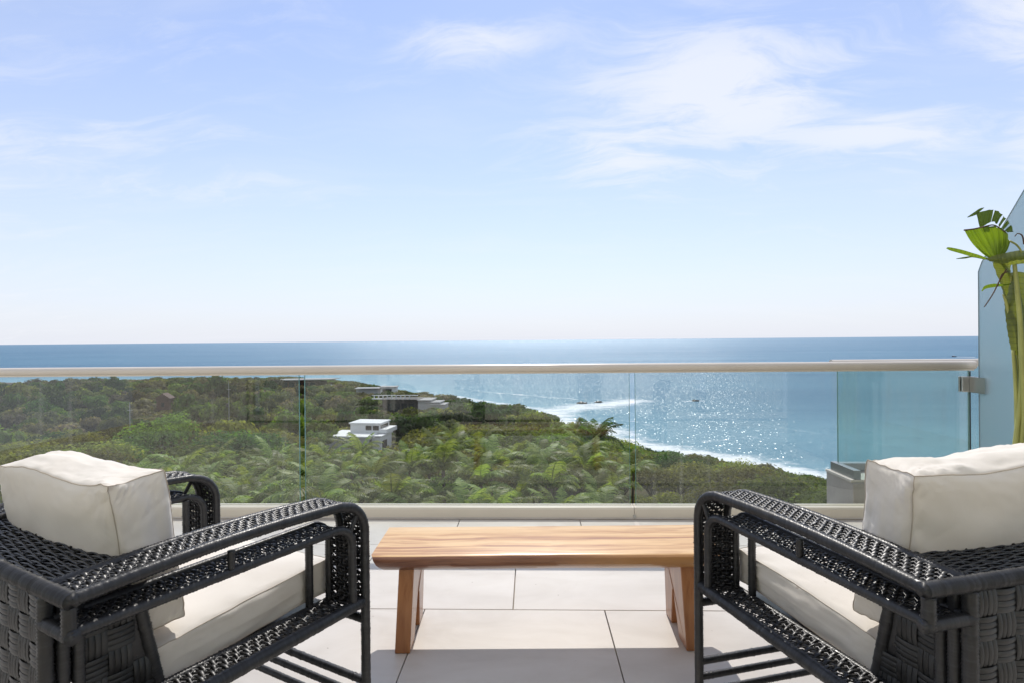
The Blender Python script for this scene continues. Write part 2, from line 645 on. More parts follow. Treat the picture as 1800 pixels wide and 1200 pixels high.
# hinge clamp joining balustrade glass and screen
hc = at_y(1708, 674, GL_Y)
hg = empty('glass_clamp', (j3, GL_Y, hc.z))
tag(hg, 'square steel glass clamp joining balustrade glass to frosted screen', 'clamp')
MB().box((-0.055, -0.020, -0.052), (0.030, -0.0075, 0.052), 0.004).build('clamp_plate', MAT['steel'], hg)
MB().box((-0.055, 0.0075, -0.052), (0.030, 0.020, 0.052), 0.004).build('clamp_plate', MAT['steel'], hg)
MB().box((0.0145, -0.0074, -0.050), (0.0290, 0.0074, 0.050)).build('hinge_core', MAT['dark_seal'], hg)
MB().box((0.0302, -0.150, -0.054), (SX - j3 - 0.0005, -0.022, 0.050), 0.005).build('wall_plate', MAT['steel'], hg)
for zz in (-0.020, 0.020):
    MB().tube([(-0.002, -0.0225, zz), (-0.002, -0.0198, zz)], 0.007, 10).build('screw_head', MAT['dark_seal'], hg, True)

# ------------------------------------------------------------------ the apartment building behind the camera and below
plain('curtain_cloth', (0.80, 0.77, 0.71), 0.9, 0.06, 6)
plain('room_dark', (0.09, 0.075, 0.06), 0.8, 0.3, 1.5)
plain('white_render', (0.84, 0.80, 0.73), 0.85, 0.04, 4, bump=0.2, bscale=80)
bd = empty('apartment_building', (0, -0.8, -18))
tag(bd, 'pale rendered apartment building with sliding glass doors opening to the terrace', 'building')
FY = -0.8


def bpart(mb, name, mat):
    o = mb.build(name, mat, bd)
    o.location = (0, 0.8, 18)
    return o


bpart(MB().box((-6.2, -7.0, -18), (5.2, 3.4, -0.33)), 'lower_storeys', MAT['render_wall'])
bpart(MB().box((-6.2, FY - 0.25, 2.45), (5.2, FY, 9.5)), 'upper_wall', MAT['white_render'])  # unseen upper storeys, added to bounce sunlight onto the shaded sides
bpart(MB().box((-6.2, FY - 0.25, -0.02), (-4.4, FY, 2.449)), 'wall_pier', MAT['render_wall'])
bpart(MB().box((4.0, FY - 0.25, -0.02), (5.2, FY, 2.449)), 'wall_pier', MAT['render_wall'])
bpart(MB().box((-4.4, FY - 6, -0.02), (4.0, FY - 5.9, 2.449)), 'room_back_wall', MAT['room_dark'])
bpart(MB().box((-6.2, FY - 6, 2.45), (5.2, FY - 0.251, 2.6)), 'room_ceiling', MAT['render_wall'])
bpart(MB().box((-4.4, FY - 5.89, -0.04), (4.0, FY - 0.26, -0.02)), 'room_floor', MAT['room_dark'])
for i in range(4):
    x0 = -4.4 + i * 2.1
    fr = MB()
    fr.box((x0, FY - 0.14, 0.0), (x0 + 0.07, FY - 0.08, 2.44))
    fr.box((x0 + 2.03, FY - 0.14, 0.0), (x0 + 2.095, FY - 0.08, 2.44))
    fr.box((x0 + 0.071, FY - 0.14, 0.0), (x0 + 2.029, FY - 0.08, 0.09))
    fr.box((x0 + 0.071, FY - 0.14, 2.36), (x0 + 2.029, FY - 0.08, 2.44))
    bpart(fr, 'sliding_door', MAT['rail_aluminium'])
    bpart(MB().box((x0 + 0.072, FY - 0.114, 0.091), (x0 + 2.028, FY - 0.106, 2.359)), 'door_pane', MAT['clear_glass'])
for x0, x1 in ((-4.35, -2.75), (-2.25, -0.9), (-0.8, 0.75), (1.1, 2.6), (2.75, 3.95)):
    n = 40
    v, f = [], []
    for k in range(n + 1):
        x = x0 + (x1 - x0) * k / n
        y = FY - 0.35 + 0.04 * math.sin(k * 1.35)
        v += [(x, y, 0.0), (x, y, 2.4)]
    for k in range(n):
        f.append((2 * k, 2 * k + 2, 2 * k + 3, 2 * k + 1))
    o = mk('curtain', v, f, MAT['curtain_cloth'], bd, True)
    o.location = (0, 0.8, 18)
# ------------------------------------------------------------------ wooden bench
def mat_wood(name, grain_axis='x', tones=None):
    m, T = material(name)
    co = objco(T)
    sc = (0.30, 8.5, 8.5) if grain_axis == 'x' else (6.5, 6.5, 0.7)
    wp = T.n('ShaderNodeTexNoise')
    T.set(wp.inputs['Vector'], T.mapping(co, sc=(1.6, 2.5, 2.5) if grain_axis == 'x' else (2.5, 2.5, 1.6)))
    wp.inputs['Scale'].default_value = 1.5
    wp.inputs['Detail'].default_value = 2
    va = T.n('ShaderNodeVectorMath', operation='MULTIPLY_ADD')
    T.set(va.inputs[0], wp.outputs['Color'])
    va.inputs[1].default_value = (0.0, 0.075, 0.075) if grain_axis == 'x' else (0.12, 0.12, 0.0)
    T.set(va.inputs[2], co)
    band = T.noise(T.mapping(va.outputs[0], sc=sc), 2.3, 4, 0.6, 0.25)
    streak = T.noise(T.mapping(va.outputs[0], sc=tuple(s * (0.6 if s < 1 else 3.4) for s in sc)), 2.3, 5, 0.6)
    pores = T.noise(T.mapping(co, sc=tuple(4 if s < 1 else 130 for s in sc)), 1.6, 3, 0.6)
    a, b, c_, d = tones
    c = T.ramp(band, [(0.30, d), (0.40, c_), (0.50, b), (0.72, a)])
    c = T.mix(T.m('MULTIPLY', T.smooth(streak, 0.50, 0.64), 0.62), c, c_)
    c = T.mix(T.m('MULTIPLY', T.smooth(pores, 0.56, 0.70), 0.30), c, d)
    nrm = T.bump(pores, 0.05, 0.001)
    out(T, princ(T, c, 0.30, nrm, coat=0.3, coat_rough=0.16, spec=0.35).outputs[0])
    return m


MAT['wood_top'] = mat_wood('parota_wood', 'x', ((0.76, 0.53, 0.27), (0.69, 0.44, 0.20), (0.48, 0.25, 0.10), (0.26, 0.11, 0.05)))
MAT['wood_edge'] = mat_wood('dark_live_edge', 'x', ((0.36, 0.19, 0.10), (0.24, 0.105, 0.058), (0.13, 0.055, 0.036), (0.07, 0.03, 0.024)))
def tint_edge():
    T = NT.__new__(NT)
    T.t = MAT['wood_edge'].node_tree
    pb = [n for n in T.t.nodes if n.type == 'BSDF_PRINCIPLED'][0]
    src = pb.inputs['Base Color'].links[0].from_socket
    sp = T.n('ShaderNodeSeparateXYZ')
    T.set(sp.inputs[0], objco(T))
    k = T.smooth(T.m('ADD', sp.outputs[0], T.m('MULTIPLY', T.noise(objco(T), 3.0, 3), 0.4)), -0.1, 0.75)
    T.set(pb.inputs['Base Color'], T.mix(k, src, (0.46, 0.235, 0.085)))


tint_edge()
MAT['wood_leg'] = mat_wood('bench_leg_wood', 'z', ((0.43, 0.20, 0.085), (0.36, 0.155, 0.062), (0.28, 0.11, 0.043), (0.20, 0.075, 0.03)))

BL, BR, BF, BB, BZ = -0.556, 0.820, 2.195, 2.550, 0.388
bx = (BL + BR) / 2
by = (BF + BB) / 2
bench = empty('wooden_bench', c2w(bx, by), YAW)
tag(bench, 'low varnished wooden bench with live edge and splayed notched legs', 'bench')
hw, hd = (BR - BL) / 2, (BB - BF) / 2
NX = 60
v, f, fm = [], [], []
rings = []
for i in range(NX + 1):
    x = -hw + 2 * hw * i / NX
    wob = 0.006 * mnoise.noise((x * 2.3, 1.7, 0)) + 0.0025 * mnoise.noise((x * 11, 4.7, 0))
    wob2 = 0.005 * mnoise.noise((x * 2.0, 8.7, 0)) + 0.002 * mnoise.noise((x * 9, 9.7, 0))
    und = 0.004 * mnoise.noise((x * 4, 3.1, 2.0))
    yf = -hd + wob
    yb = hd + wob2
    # section, from the top back edge over the top and round the front
    sec = [(yb - 0.006, 0.0), (yf + 0.020, 0.0), (yf + 0.008, -0.003), (yf + 0.001, -0.010), (yf, -0.018), (yf + 0.003 + und, -0.036 + und),
           (yf + 0.014 + und, -0.048), (yf + 0.040, -0.066), (yb - 0.03, -0.066), (yb - 0.004, -0.040), (yb, -0.006)]
    rings.append([len(v) + k for k in range(len(sec))])
    tl = (i / NX)
    cut = 0.0
    for (yy, zz) in sec:
        xx = x
        if i <= 1 or i >= NX - 1:                       # ends are undercut
            e = 1 if i >= NX - 1 else -1
            dep = min(1.0, max(0.0, -zz / 0.066))
            xx = x - e * (0.036 * dep ** 1.3 + 0.006 * (dep > 0.02)) * (1 if i in (0, NX) else 0.6)
        v.append((xx, yy, BZ + zz))
ns = len(rings[0])
for i in range(NX):
    for k in range(ns):
        k2 = (k + 1) % ns
        f.append((rings[i][k], rings[i][k2], rings[i + 1][k2], rings[i + 1][k]))
        fm.append(0 if k in (0, 1, 10) else 1)
f.append(tuple(rings[0]))
f.append(tuple(reversed(rings[NX])))
fm += [1, 1]
top = mk('seat_board', v, f, MAT['wood_top'], bench, True)
top.data.materials.append(MAT['wood_edge'])
bm = bmesh.new()
bm.from_mesh(top.data)
for i, fc in enumerate(bm.faces):
    fc.material_index = fm[i]
bmesh.ops.recalc_face_normals(bm, faces=bm.faces[:])
bm.to_mesh(top.data)
bm.free()
top.data.set_sharp_from_angle(angle=math.radians(35))
legprof = [(-0.155, 0.0), (-0.050, 0.0), (0.000, 0.165), (0.012, 0.172), (0.024, 0.165), (0.068, 0.0), (0.155, 0.0), (0.135, 0.322), (-0.128, 0.322)]
for xc, s in ((-0.425 - bx, -1), (0.688 - bx, 1)):
    mb = MB().prism([(y - 0.0, z) for y, z in legprof], 'x', -0.030, 0.030)
    mb.v = [(x + s * (0.014 * (1 - z / 0.32)) + (0.002 if y > 0 else 0), y, z) for x, y, z in mb.v]
    o = mb.build('leg', MAT['wood_leg'], bench)
    bv = o.modifiers.new('bevel', 'BEVEL')
    bv.width = 0.004
    bv.segments = 2
    o.location = (xc, 0.0, 0.0)

# ------------------------------------------------------------------ rattan armchairs
def mat_rattan(name, base, rough):
    m, T = material(name)
    ge = T.n('ShaderNodeNewGeometry')
    co = objco(T)
    r = ge.outputs['Random Per Island']
    n = T.noise(co, 9.0, 4)
    n2 = T.noise(co, 230.0, 3)
    tn = T.n('ShaderNodeAttribute', attribute_name='tone').outputs['Fac']
    c = T.mix(T.m('ADD', T.m('MULTIPLY', r, 0.5), T.m('MULTIPLY', tn, 0.5)), tuple(b * 0.35 for b in base), tuple(b * 3.0 for b in base))
    c = T.mix(T.m('MULTIPLY', T.smooth(n, 0.52, 0.8), 0.28), c, (0.085, 0.078, 0.070))
    nrm = T.bump(n2, 0.35, 0.001)
    rg = T.m('ADD', T.m('ADD', T.m('MULTIPLY', n, 0.22), rough - 0.06), T.m('MULTIPLY', T.m('FRACT', T.m('MULTIPLY', tn, 7.0)), 0.25))
    out(T, princ(T, c, rg, nrm, spec=0.5).outputs[0])
    MAT[name] = m
    return m


mat_rattan('rattan_wrap', (0.013, 0.0135, 0.015), 0.25)
mat_rattan('rattan_weave', (0.013, 0.0135, 0.015), 0.33)
mat_rattan('rattan_band', (0.021, 0.022, 0.023), 0.36)


def resample(pts, step):
    pts = [Vector(p) for p in pts]
    L = [0.0]
    for a, b in zip(pts, pts[1:]):
        L.append(L[-1] + (b - a).length)
    n = max(2, int(round(L[-1] / step)))
    res = []
    j = 0
    for i in range(n + 1):
        s = L[-1] * i / n
        while j < len(L) - 2 and L[j + 1] < s:
            j += 1
        t = (s - L[j]) / max(1e-9, L[j + 1] - L[j])
        res.append(pts[j].lerp(pts[j + 1], t))
    return res


RW = random.Random(5)


def rod(name, pts, r, parent, wrap=0.0074, sides=10, mat='rattan_wrap'):
    """a pole wrapped in flat cane: every turn a low ridge of its own"""
    P = resample(pts, wrap / 2)
    rad = []
    cur = r
    for i in range(len(P)):
        if i % 2 == 0:
            cur = r * (1 + RW.uniform(-0.05, 0.04))
            if RW.random() < 0.02:
                cur = r * 1.09
        rad.append(cur if i % 2 == 0 else r * 0.85)
    o = MB().tube(P, rad, sides).build_fast(name, MAT[mat], parent)
    tone = []
    tv = 0.5
    for i in range(len(P)):
        if i % 2 == 0:
            tv = RW.random() ** 1.5
        tone += [tv if i % 2 == 0 else tv * 0.2] * sides
    o.data.attributes.new('tone', 'FLOAT', 'POINT').data.foreach_set('value', tone)
    return o


def build_fast(self, name, mat, parent):
    return mk(name, self.v, self.f, mat, parent, True)


MB.build_fast = build_fast


def arc(cy, cz, r, a0, a1, n=10):
    return [(cy + r * math.cos(a0 + (a1 - a0) * i / n), cz + r * math.sin(a0 + (a1 - a0) * i / n)) for i in range(n + 1)]


def weave(name, path2, x0, x1, parent, pitch=0.0125, ncol=5, amp=0.0036, wid=0.0122, th=0.0030, mat='rattan_weave', axis='x'):
    """woven band: cane strands across, over and under cords along; follows a path in (y,z)"""
    P = [Vector((0, q[0], q[1])) for q in path2]
    P = resample(P, pitch)
    mb = MB()
    nseg = ncol * 4
    rnd = random.Random(len(P) * 7 + ncol)
    fr = []
    for i, p in enumerate(P):
        t = (P[min(i + 1, len(P) - 1)] - P[max(i - 1, 0)]).normalized()
        n = Vector((1, 0, 0)).cross(t).normalized()
        fr.append((p, t, n))
    for i, (p, t, n) in enumerate(fr):
        sg = 1 if i % 2 else -1
        w = wid * rnd.uniform(0.72, 1.15) / 2
        sk = rnd.uniform(-0.0030, 0.0030)
        vv = []
        for k in range(nseg + 1):
            u = k / nseg
            x = x0 + (x1 - x0) * u
            off = amp * math.sin(math.pi * ncol * u) * sg + rnd.uniform(-.0009, .0009)
            c = p + n * off + t * sk * math.sin(6 * u)
            for a, b in ((-1, -0.5), (-0.4, 1), (0.4, 1), (1, -0.5)):
                q = c + t * (w * a) + n * (th * 0.5 * b)
                vv.append((x, q.y, q.z))
        ff = []
        for k in range(nseg):
            for a in range(4):
                b = (a + 1) % 4
                ff.append((k * 4 + a, k * 4 + b, (k + 1) * 4 + b, (k + 1) * 4 + a))
        mb.add(vv, ff)
    for j in range(ncol):
        u = (j + 0.5) / ncol
        x = x0 + (x1 - x0) * u
        pts = []
        for i, (p, t, n) in enumerate(fr):
            sg = 1 if i % 2 else -1
            c = p - n * (amp * math.sin(math.pi * ncol * u) * sg)
            pts.append((x, c.y, c.z))
        mb.tube(pts, 0.0026, 4)
    o = mb.build_fast(name, MAT[mat], parent)
    o['kind'] = 'stuff'
    return o


def band_patch_mesh(L, Wd, n=4, h=0.0075):
    """one over-pass of the basket weave: a band of flat canes, humped in the middle"""
    mb = MB()
    rnd = random.Random(3)
    sw = Wd / n
    for s in range(n):
        y0 = -Wd / 2 + s * sw + 0.0006
        y1 = y0 + sw - 0.0012
        hh = h * rnd.uniform(0.85, 1.1)
        vv, ff = [], []
        for k in range(7):
            t = k / 6 * 2 - 1
            x = t * L / 2
            z = hh * (math.cos(t * math.pi / 2 * 0.98) ** 0.6) - 0.003
            vv += [(x, y0, z - 0.0012), (x, (y0 + y1) / 2, z + 0.0008), (x, y1, z - 0.0012)]
        for k in range(6):
            for a in range(2):
                ff.append((k * 3 + a, k * 3 + a + 1, (k + 1) * 3 + a + 1, (k + 1) * 3 + a))
        mb.add(vv, ff)
    me = bpy.data.meshes.new('weave_band')
    me.from_pydata(mb.v, [], mb.f)
    me.polygons.foreach_set('use_smooth', [True] * len(me.polygons))
    me.materials.append(MAT['rattan_band'])
    me.update()
    return me


CELL = 0.050
PM = band_patch_mesh(CELL * 1.25, CELL * 0.98)


def basket(panel, origin, eu, ev, nu, nv, keep=None):
    """checker of humped bands on a backing panel; alternate cells turned a quarter"""
    eu = Vector(eu)
    ev = Vector(ev)
    en = eu.cross(ev)
    for i in range(nu):
        for j in range(nv):
            if keep and not keep(i, j):
                continue
            o = link(bpy.data.objects.new('weave_band', PM), panel)
            c = Vector(origin) + eu * ((i + 0.5) * CELL) + ev * ((j + 0.5) * CELL) + en * 0.004
            a, b = (eu, ev) if (i + j) % 2 == 0 else (ev, -eu)
            M = Matrix((a, b, en)).transposed().to_4x4()
            o.matrix_local = Matrix.Translation(c) @ M


XO, XI = 0.428, 0.321
YR, YF = -0.385, 0.385
ZA, ZL, ZS = 0.735, 0.670, 0.428


def make_chair():
    ch = empty('rattan_armchair')
    # seat frame and body first
    for s in (-1, 1):
        Ra, Rb = 0.095, 0.060
        up2 = [(YR + (YF - Ra - YR) * k / 10, ZA + 0.004 * k / 10 + 0.012 * math.sin(math.pi * k / 10)) for k in range(11)] + arc(YF - Ra, ZA - Ra, Ra, math.pi / 2, 0, 12)[1:]
        lo2 = [(YR, ZL), (0.338 - Rb, ZL + 0.002)] + arc(0.338 - Rb, ZL - Rb, Rb, math.pi / 2, 0, 10)[1:]
        rod('arm_leg_pole', [(s * XO, y, z) for y, z in up2 + [(YF, 0.004)]], 0.0150, ch, sides=11)
        rod('arm_pole', [(s * XI, y, z) for y, z in up2 + [(YF, 0.40)]], 0.0135, ch)
        rod('lower_arm_pole', [(s * (XO - 0.004), y, z) for y, z in lo2 + [(0.338, 0.43)]], 0.0130, ch)
        rod('lower_arm_pole', [(s * (XI + 0.002), y, z) for y, z in lo2 + [(0.338, 0.43)]], 0.0120, ch)
        a0, a1 = sorted((s * XI, s * XO))
        weave('arm_weave', [(y, z + 0.006) for y, z in up2[:11]] + [(YF - Ra + (Ra + 0.006) * math.cos(t), ZA - Ra + (Ra + 0.006) * math.sin(t)) for t in
                                                                     [math.pi / 2 * (1 - k / 12) for k in range(13)]] + [(YF + 0.006, 0.42)], a0 + 0.012, a1 - 0.012, ch)
        weave('lower_arm_weave', lo2 + [(0.338, 0.44)], a0 + 0.011, a1 - 0.011, ch, ncol=5)
        weave('seat_side_weave', [(YR + 0.02, ZS + 0.004), (YF - 0.02, ZS + 0.004)], a0 + 0.012, a1 - 0.004, ch, pitch=0.0150, ncol=4, amp=0.0042, wid=0.0125)
        rod('seat_rail', [(s * (XO - 0.002), YR + 0.02, ZS), (s * (XO - 0.002), YF - 0.012, ZS)], 0.0175, ch, sides=11)
        rod('seat_rail', [(s * XI, YR, ZS - 0.006), (s * XI, YF - 0.012, ZS - 0.006)], 0.014, ch)
        rod('arm_cross_bar', [(s * (XI + 0.015), YF + 0.001, 0.408), (s * (XO - 0.015), YF + 0.001, 0.408)], 0.013, ch)
        rod('front_post', [(s * (XI - 0.004), 0.268, 0.425), (s * (XI - 0.004), 0.268, ZL - 0.006)], 0.0125, ch)
        rod('arm_spacer', [(s * XO, -0.055, ZL + 0.010), (s * XO, -0.055, ZA - 0.012)], 0.0095, ch)
        rod('arm_spacer', [(s * XO, YR, ZL - 0.008), (s * XO, YR, ZA - 0.012)], 0.0140, ch)
        rod('arm_end_bar', [(s * (XO + 0.013), YR, ZL - 0.002), (s * XI, YR, ZL - 0.002)], 0.0140, ch)
        # slanting braces in the front bend
        rod('brace', [(s * XO, YF - 0.030, ZA - 0.032), (s * XO, 0.338 - 0.012, ZL - 0.016)], 0.0075, ch, wrap=0.006, sides=7)
        # rear posts: three canes side by side
        for k, yy in enumerate((YR + 0.002, YR + 0.031, YR + 0.058)):
            rod('rear_post', [(s * (XI + 0.0015 * k), yy, 0.004 if k == 0 else 0.06), (s * (XI + 0.0015 * k), yy, ZA - 0.014)], (0.0155, 0.0135, 0.0125)[k], ch)
        # side of the back: basket-woven, its front edge leaning
        sp = MB().prism([(YR + 0.062, 0.09), (-0.105, 0.09), (-0.215, ZL - 0.010), (YR + 0.062, ZL - 0.010)], 'x', s * (XI - 0.014) - 0.004, s * (XI - 0.014) + 0.004).build('side_panel', MAT['rattan_wrap'], ch)
        rod('back_edge_pole', [(s * (XI - 0.012), -0.095, 0.09), (s * (XI - 0.012), -0.208, ZL - 0.012)], 0.0150, ch)

        def keep(i, j, s=s):
            y = YR + 0.066 + (i + 1) * CELL
            z = 0.10 + (j + 0.5) * CELL
            return y < -0.105 - 0.11 * (z - 0.09) / 0.56 + 0.012
        if s > 0:
            basket(sp, (s * (XI - 0.010), YR + 0.066, 0.10), (0, 1, 0), (0, 0, 1), 5, 11, keep)
        else:
            o_ = (s * (XI - 0.010), YR + 0.066, 0.10)
            eu, ev = Vector((0, 1, 0)), Vector((0, 0, 1))
            for i in range(5):
                for j in range(11):
                    if not keep(i, j):
                        continue
                    o = link(bpy.data.objects.new('weave_band', PM), sp)
                    c = Vector(o_) + eu * ((i + .5) * CELL) + ev * ((j + .5) * CELL) + Vector((-0.004, 0, 0))
                    a, b = (ev, eu) if (i + j) % 2 == 0 else (eu, -ev)
                    en = a.cross(b)
                    o.matrix_local = Matrix.Translation(c) @ Matrix((a, b, en)).transposed().to_4x4()
    # back panel, basket-woven, facing the rear
    bp = MB().box((-XI + 0.016, YR + 0.004, 0.11), (XI - 0.016, YR + 0.011, ZA - 0.018)).build('back_panel', MAT['rattan_wrap'], ch)
    basket(bp, (-0.300, YR + 0.0065, 0.115), (1, 0, 0), (0, 0, 1), 12, 12)
    rod('back_top_pole', [(-XO - 0.012, YR, ZA + 0.001), (XO + 0.012, YR, ZA + 0.001)], 0.0165, ch, sides=11)
    rod('back_bottom_pole', [(-XI, YR, 0.105), (XI, YR, 0.105)], 0.0135, ch)
    weave('back_deck_weave', [(YR + 0.012, ZA + 0.004), (-0.215, ZA + 0.004)], -XI + 0.006, XI - 0.006, ch, pitch=0.0080, ncol=14, amp=0.0022, wid=0.0078)
    MB().box((-XI + 0.01, YR + 0.02, ZA - 0.014), (XI - 0.01, -0.216, ZA - 0.004)).build_fast('back_deck_board', MAT['rattan_wrap'], ch)
    rod('back_front_pole', [(-XI, -0.213, ZA - 0.002), (XI, -0.213, ZA - 0.002)], 0.0135, ch)
    lean = MB().prism([(-0.222, ZA - 0.012), (-0.206, ZA - 0.012), (-0.155, 0.40), (-0.171, 0.40)], 'x', -XI + 0.034, XI - 0.034).build_fast('back_rest', MAT['rattan_wrap'], ch)
    # seat deck and poles between the sides
    MB().box((-XI + 0.012, -0.22, ZS - 0.052), (XI - 0.012, YF - 0.02, ZS - 0.034)).build_fast('seat_deck', MAT['rattan_wrap'], ch)
    rod('front_rail', [(-XO, YF - 0.002, 0.372), (XO, YF - 0.002, 0.372)], 0.0140, ch)
    for zz, rr in ((0.182, 0.0125), (0.132, 0.0115), (0.083, 0.0115)):
        rod('stretcher', [(-XO, YF - 0.002, zz), (XO, YF - 0.002, zz)], rr, ch)
    rod('wire_brace', [(-0.10, YF - 0.01, 0.17), (0.02, YR + 0.03, 0.36)], 0.004, ch, wrap=0.02, sides=6)
    return ch


chair = make_chair()
tag(chair, 'black wrapped rattan armchair turned towards the right end of the bench', 'armchair', 'rattan armchairs facing the sea')


def place(o, s, xc, d, ang):
    """put the front outer foot (side s) at camera-plane position xc,d"""
    p = c2w(xc, d)
    off = Matrix.Rotation(ang, 3, 'Z') @ Vector((s * XO, YF, 0))
    o.location = p - off
    o.rotation_euler = (0, 0, ang)


LANG = math.radians(-28.2)
RANG = math.radians(16.7)
place(chair, 1, -0.262 * 1.74, 1.74, LANG)
chair['label'] = 'black wrapped rattan armchair whose back cushion slumps, beside the bench end with dark purple-brown edge'
chair2 = copy_tree(chair)
place(chair2, -1, 0.3245 * 1.83, 1.83, RANG)
chair2['label'] = 'black wrapped rattan armchair standing in front of the potted plant and frosted screen'


# ------------------------------------------------------------------ cushions
def mat_canvas():
    m, T = material('cream_canvas')
    co = objco(T)
    n = T.noise(co, 3.2, 4, 0.6)
    c = T.ramp(n, [(0.3, (0.755, 0.70, 0.62)), (0.7, (0.82, 0.775, 0.705))])
    st = T.noise(co, 26.0, 2, 0.5)
    c = T.mix(T.m('MULTIPLY', T.smooth(st, 0.735, 0.80), 0.5), c, (0.36, 0.28, 0.21))
    wx = T.n('ShaderNodeTexWave', wave_type='BANDS', bands_direction='X')
    T.set(wx.inputs[0], co)
    wx.inputs['Scale'].default_value = 260
    wx.inputs['Distortion'].default_value = 1.5
    wz = T.n('ShaderNodeTexWave', wave_type='BANDS', bands_direction='Z')
    T.set(wz.inputs[0], co)
    wz.inputs['Scale'].default_value = 260
    wz.inputs['Distortion'].default_value = 1.5
    h = T.m('ADD', wx.outputs['Fac'], wz.outputs['Fac'])
    cr = T.noise(co, 20.0, 4, 0.6, 0.6)
    nrm = T.bump(h, 0.05, 0.0006, T.bump(cr, 0.12, 0.005))
    p = princ(T, c, 0.85, nrm, spec=0.2, sheen=0.15)
    tl = T.n('ShaderNodeBsdfTranslucent')
    T.set(tl.inputs[0], c)
    T.set(tl.inputs['Normal'], nrm)
    mx = T.n('ShaderNodeMixShader')
    mx.inputs[0].default_value = 0.06
    T.set(mx.inputs[1], p.outputs[0])
    T.set(mx.inputs[2], tl.outputs[0])
    out(T, mx.outputs[0])
    return m


MAT['canvas'] = mat_canvas()
plain('seam_thread', (0.50, 0.43, 0.35), 0.9, 0.1, 20)


def cushion(name, half, bulge, seed, wr=0.006, sag=None, N=46, edge_in=(0.03, 0.03, 0.03)):
    """box cushion: sewn edges, stuffed faces, puckers running off the seams"""
    bm = bmesh.new()
    key = {}
    cs = []

    def vert(c):
        k = tuple(round(q, 5) for q in c)
        if k not in key:
            key[k] = len(cs)
            cs.append(c)
        return key[k]
    faces = []
    g = [math.sin((i / N * 2 - 1) * math.pi / 2 * 0.92) / math.sin(math.pi / 2 * 0.92) for i in range(N + 1)]
    for ax in range(3):
        for sg in (-1, 1):
            j, k = [(1, 2), (2, 0), (0, 1)][ax]
            idx = [[0] * (N + 1) for _ in range(N + 1)]
            for a in range(N + 1):
                for b in range(N + 1):
                    c = [0, 0, 0]
                    c[ax] = float(sg)
                    c[j] = g[a]
                    c[k] = g[b]
                    idx[a][b] = vert(c)
            for a in range(N):
                for b in range(N):
                    q = (idx[a][b], idx[a + 1][b], idx[a + 1][b + 1], idx[a][b + 1])
                    faces.append(q if sg > 0 else q[::-1])

    def shape(c):
        p = [half[i] * c[i] for i in range(3)]
        # edges drawn in between the corners
        for i in range(3):
            o1, o2 = (i + 1) % 3, (i + 2) % 3
            p[i] *= 1 - edge_in[i] * (1 - c[o1] ** 2) * abs(c[o2]) - 0.6 * edge_in[i] * (1 - c[o2] ** 2) * abs(c[o1])
        for n in range(3):
            if abs(abs(c[n]) - 1) > 1e-6:
                continue
            j, k = (n + 1) % 3, (n + 2) % 3
            sgn = 1 if c[n] > 0 else -1
            bl = bulge[n] * (max(0, 1 - c[j] ** 2) ** 0.55) * (max(0, 1 - c[k] ** 2) ** 0.55)
            w = 0.0
            for a, b in ((j, k), (k, j)):
                for es in (-1, 1):
                    dist = (1 - es * c[a]) * half[a]
                    if dist > 0.20:
                        continue
                    t = c[b] * half[b]
                    rise = min(1.0, dist / 0.012)
                    fall = math.exp(-dist / 0.065)
                    sh = 0.55 * dist * (1 if es > 0 else -1)
                    env = 0.35 + 0.9 * max(0.0, mnoise.noise((t * 5.0, seed * 3.1 + n, es * 2.0 + a)) + 0.25)
                    q = mnoise.noise((( t + sh) * 66.0, dist * 5.0, seed + n * 5.3 + es * 1.7 + a * 2.9))
                    q2 = mnoise.noise(((t - sh) * 21.0, dist * 4.0, seed + 40 + n * 5.3 + es))
                    w += wr * env * (0.65 * (1 - 2 * abs(q)) * 0.6 + 0.7 * q2) * rise * fall
            low = 0.006 * mnoise.noise((c[j] * 1.7 + seed, c[k] * 1.7, n * 3.0 + sgn)) * (1 - c[j] ** 4) * (1 - c[k] ** 4)
            long = 0.5 * wr * mnoise.noise((c[j] * half[j] * 9 + seed, c[k] * half[k] * 9, n + 7.7 * sgn)) * (1 - c[j] ** 6) * (1 - c[k] ** 6)
            p[n] += sgn * (bl + w + low + long)
        q = Vector(p)
        p = [p[i] + 0.0024 * mnoise.noise(q * 7 + Vector((seed + i * 9, 0, 0))) + 0.0012 * mnoise.noise(q * 22 + Vector((0, seed + i * 7, 0))) for i in range(3)]
        if sag:
            p = sag(c, p)
        return p
    V = [shape(c) for c in cs]
    o = mk(name, V, faces, MAT['canvas'], None, True)
    o.data.set_sharp_from_angle(angle=math.radians(55))
    # sewn seams along the twelve edges
    mb = MB()
    for ax in range(3):
        j, k = [(1, 2), (2, 0), (0, 1)][ax]
        for sj in (-1, 1):
            for sk in (-1, 1):
                pts = []
                for a in g:
                    c = [0, 0, 0]
                    c[ax] = a
                    c[j] = sj
                    c[k] = sk
                    q = Vector(shape(c))
                    pts.append(q + Vector([(0.0006 * c[i] if i != ax else 0) for i in range(3)]))
                mb.tube(pts, 0.0012, 5)
    mb.build_fast('seam', MAT['seam_thread'], o)
    return o


def put(o, base, ang, local, tilt=0.0, roll=0.0, rz=0.0):
    o.matrix_world = (Matrix.Translation(base) @ Matrix.Rotation(ang, 4, 'Z') @ Matrix.Translation(local)
                      @ Matrix.Rotation(rz, 4, 'Z') @ Matrix.Rotation(tilt, 4, 'X') @ Matrix.Rotation(roll, 4, 'Y'))


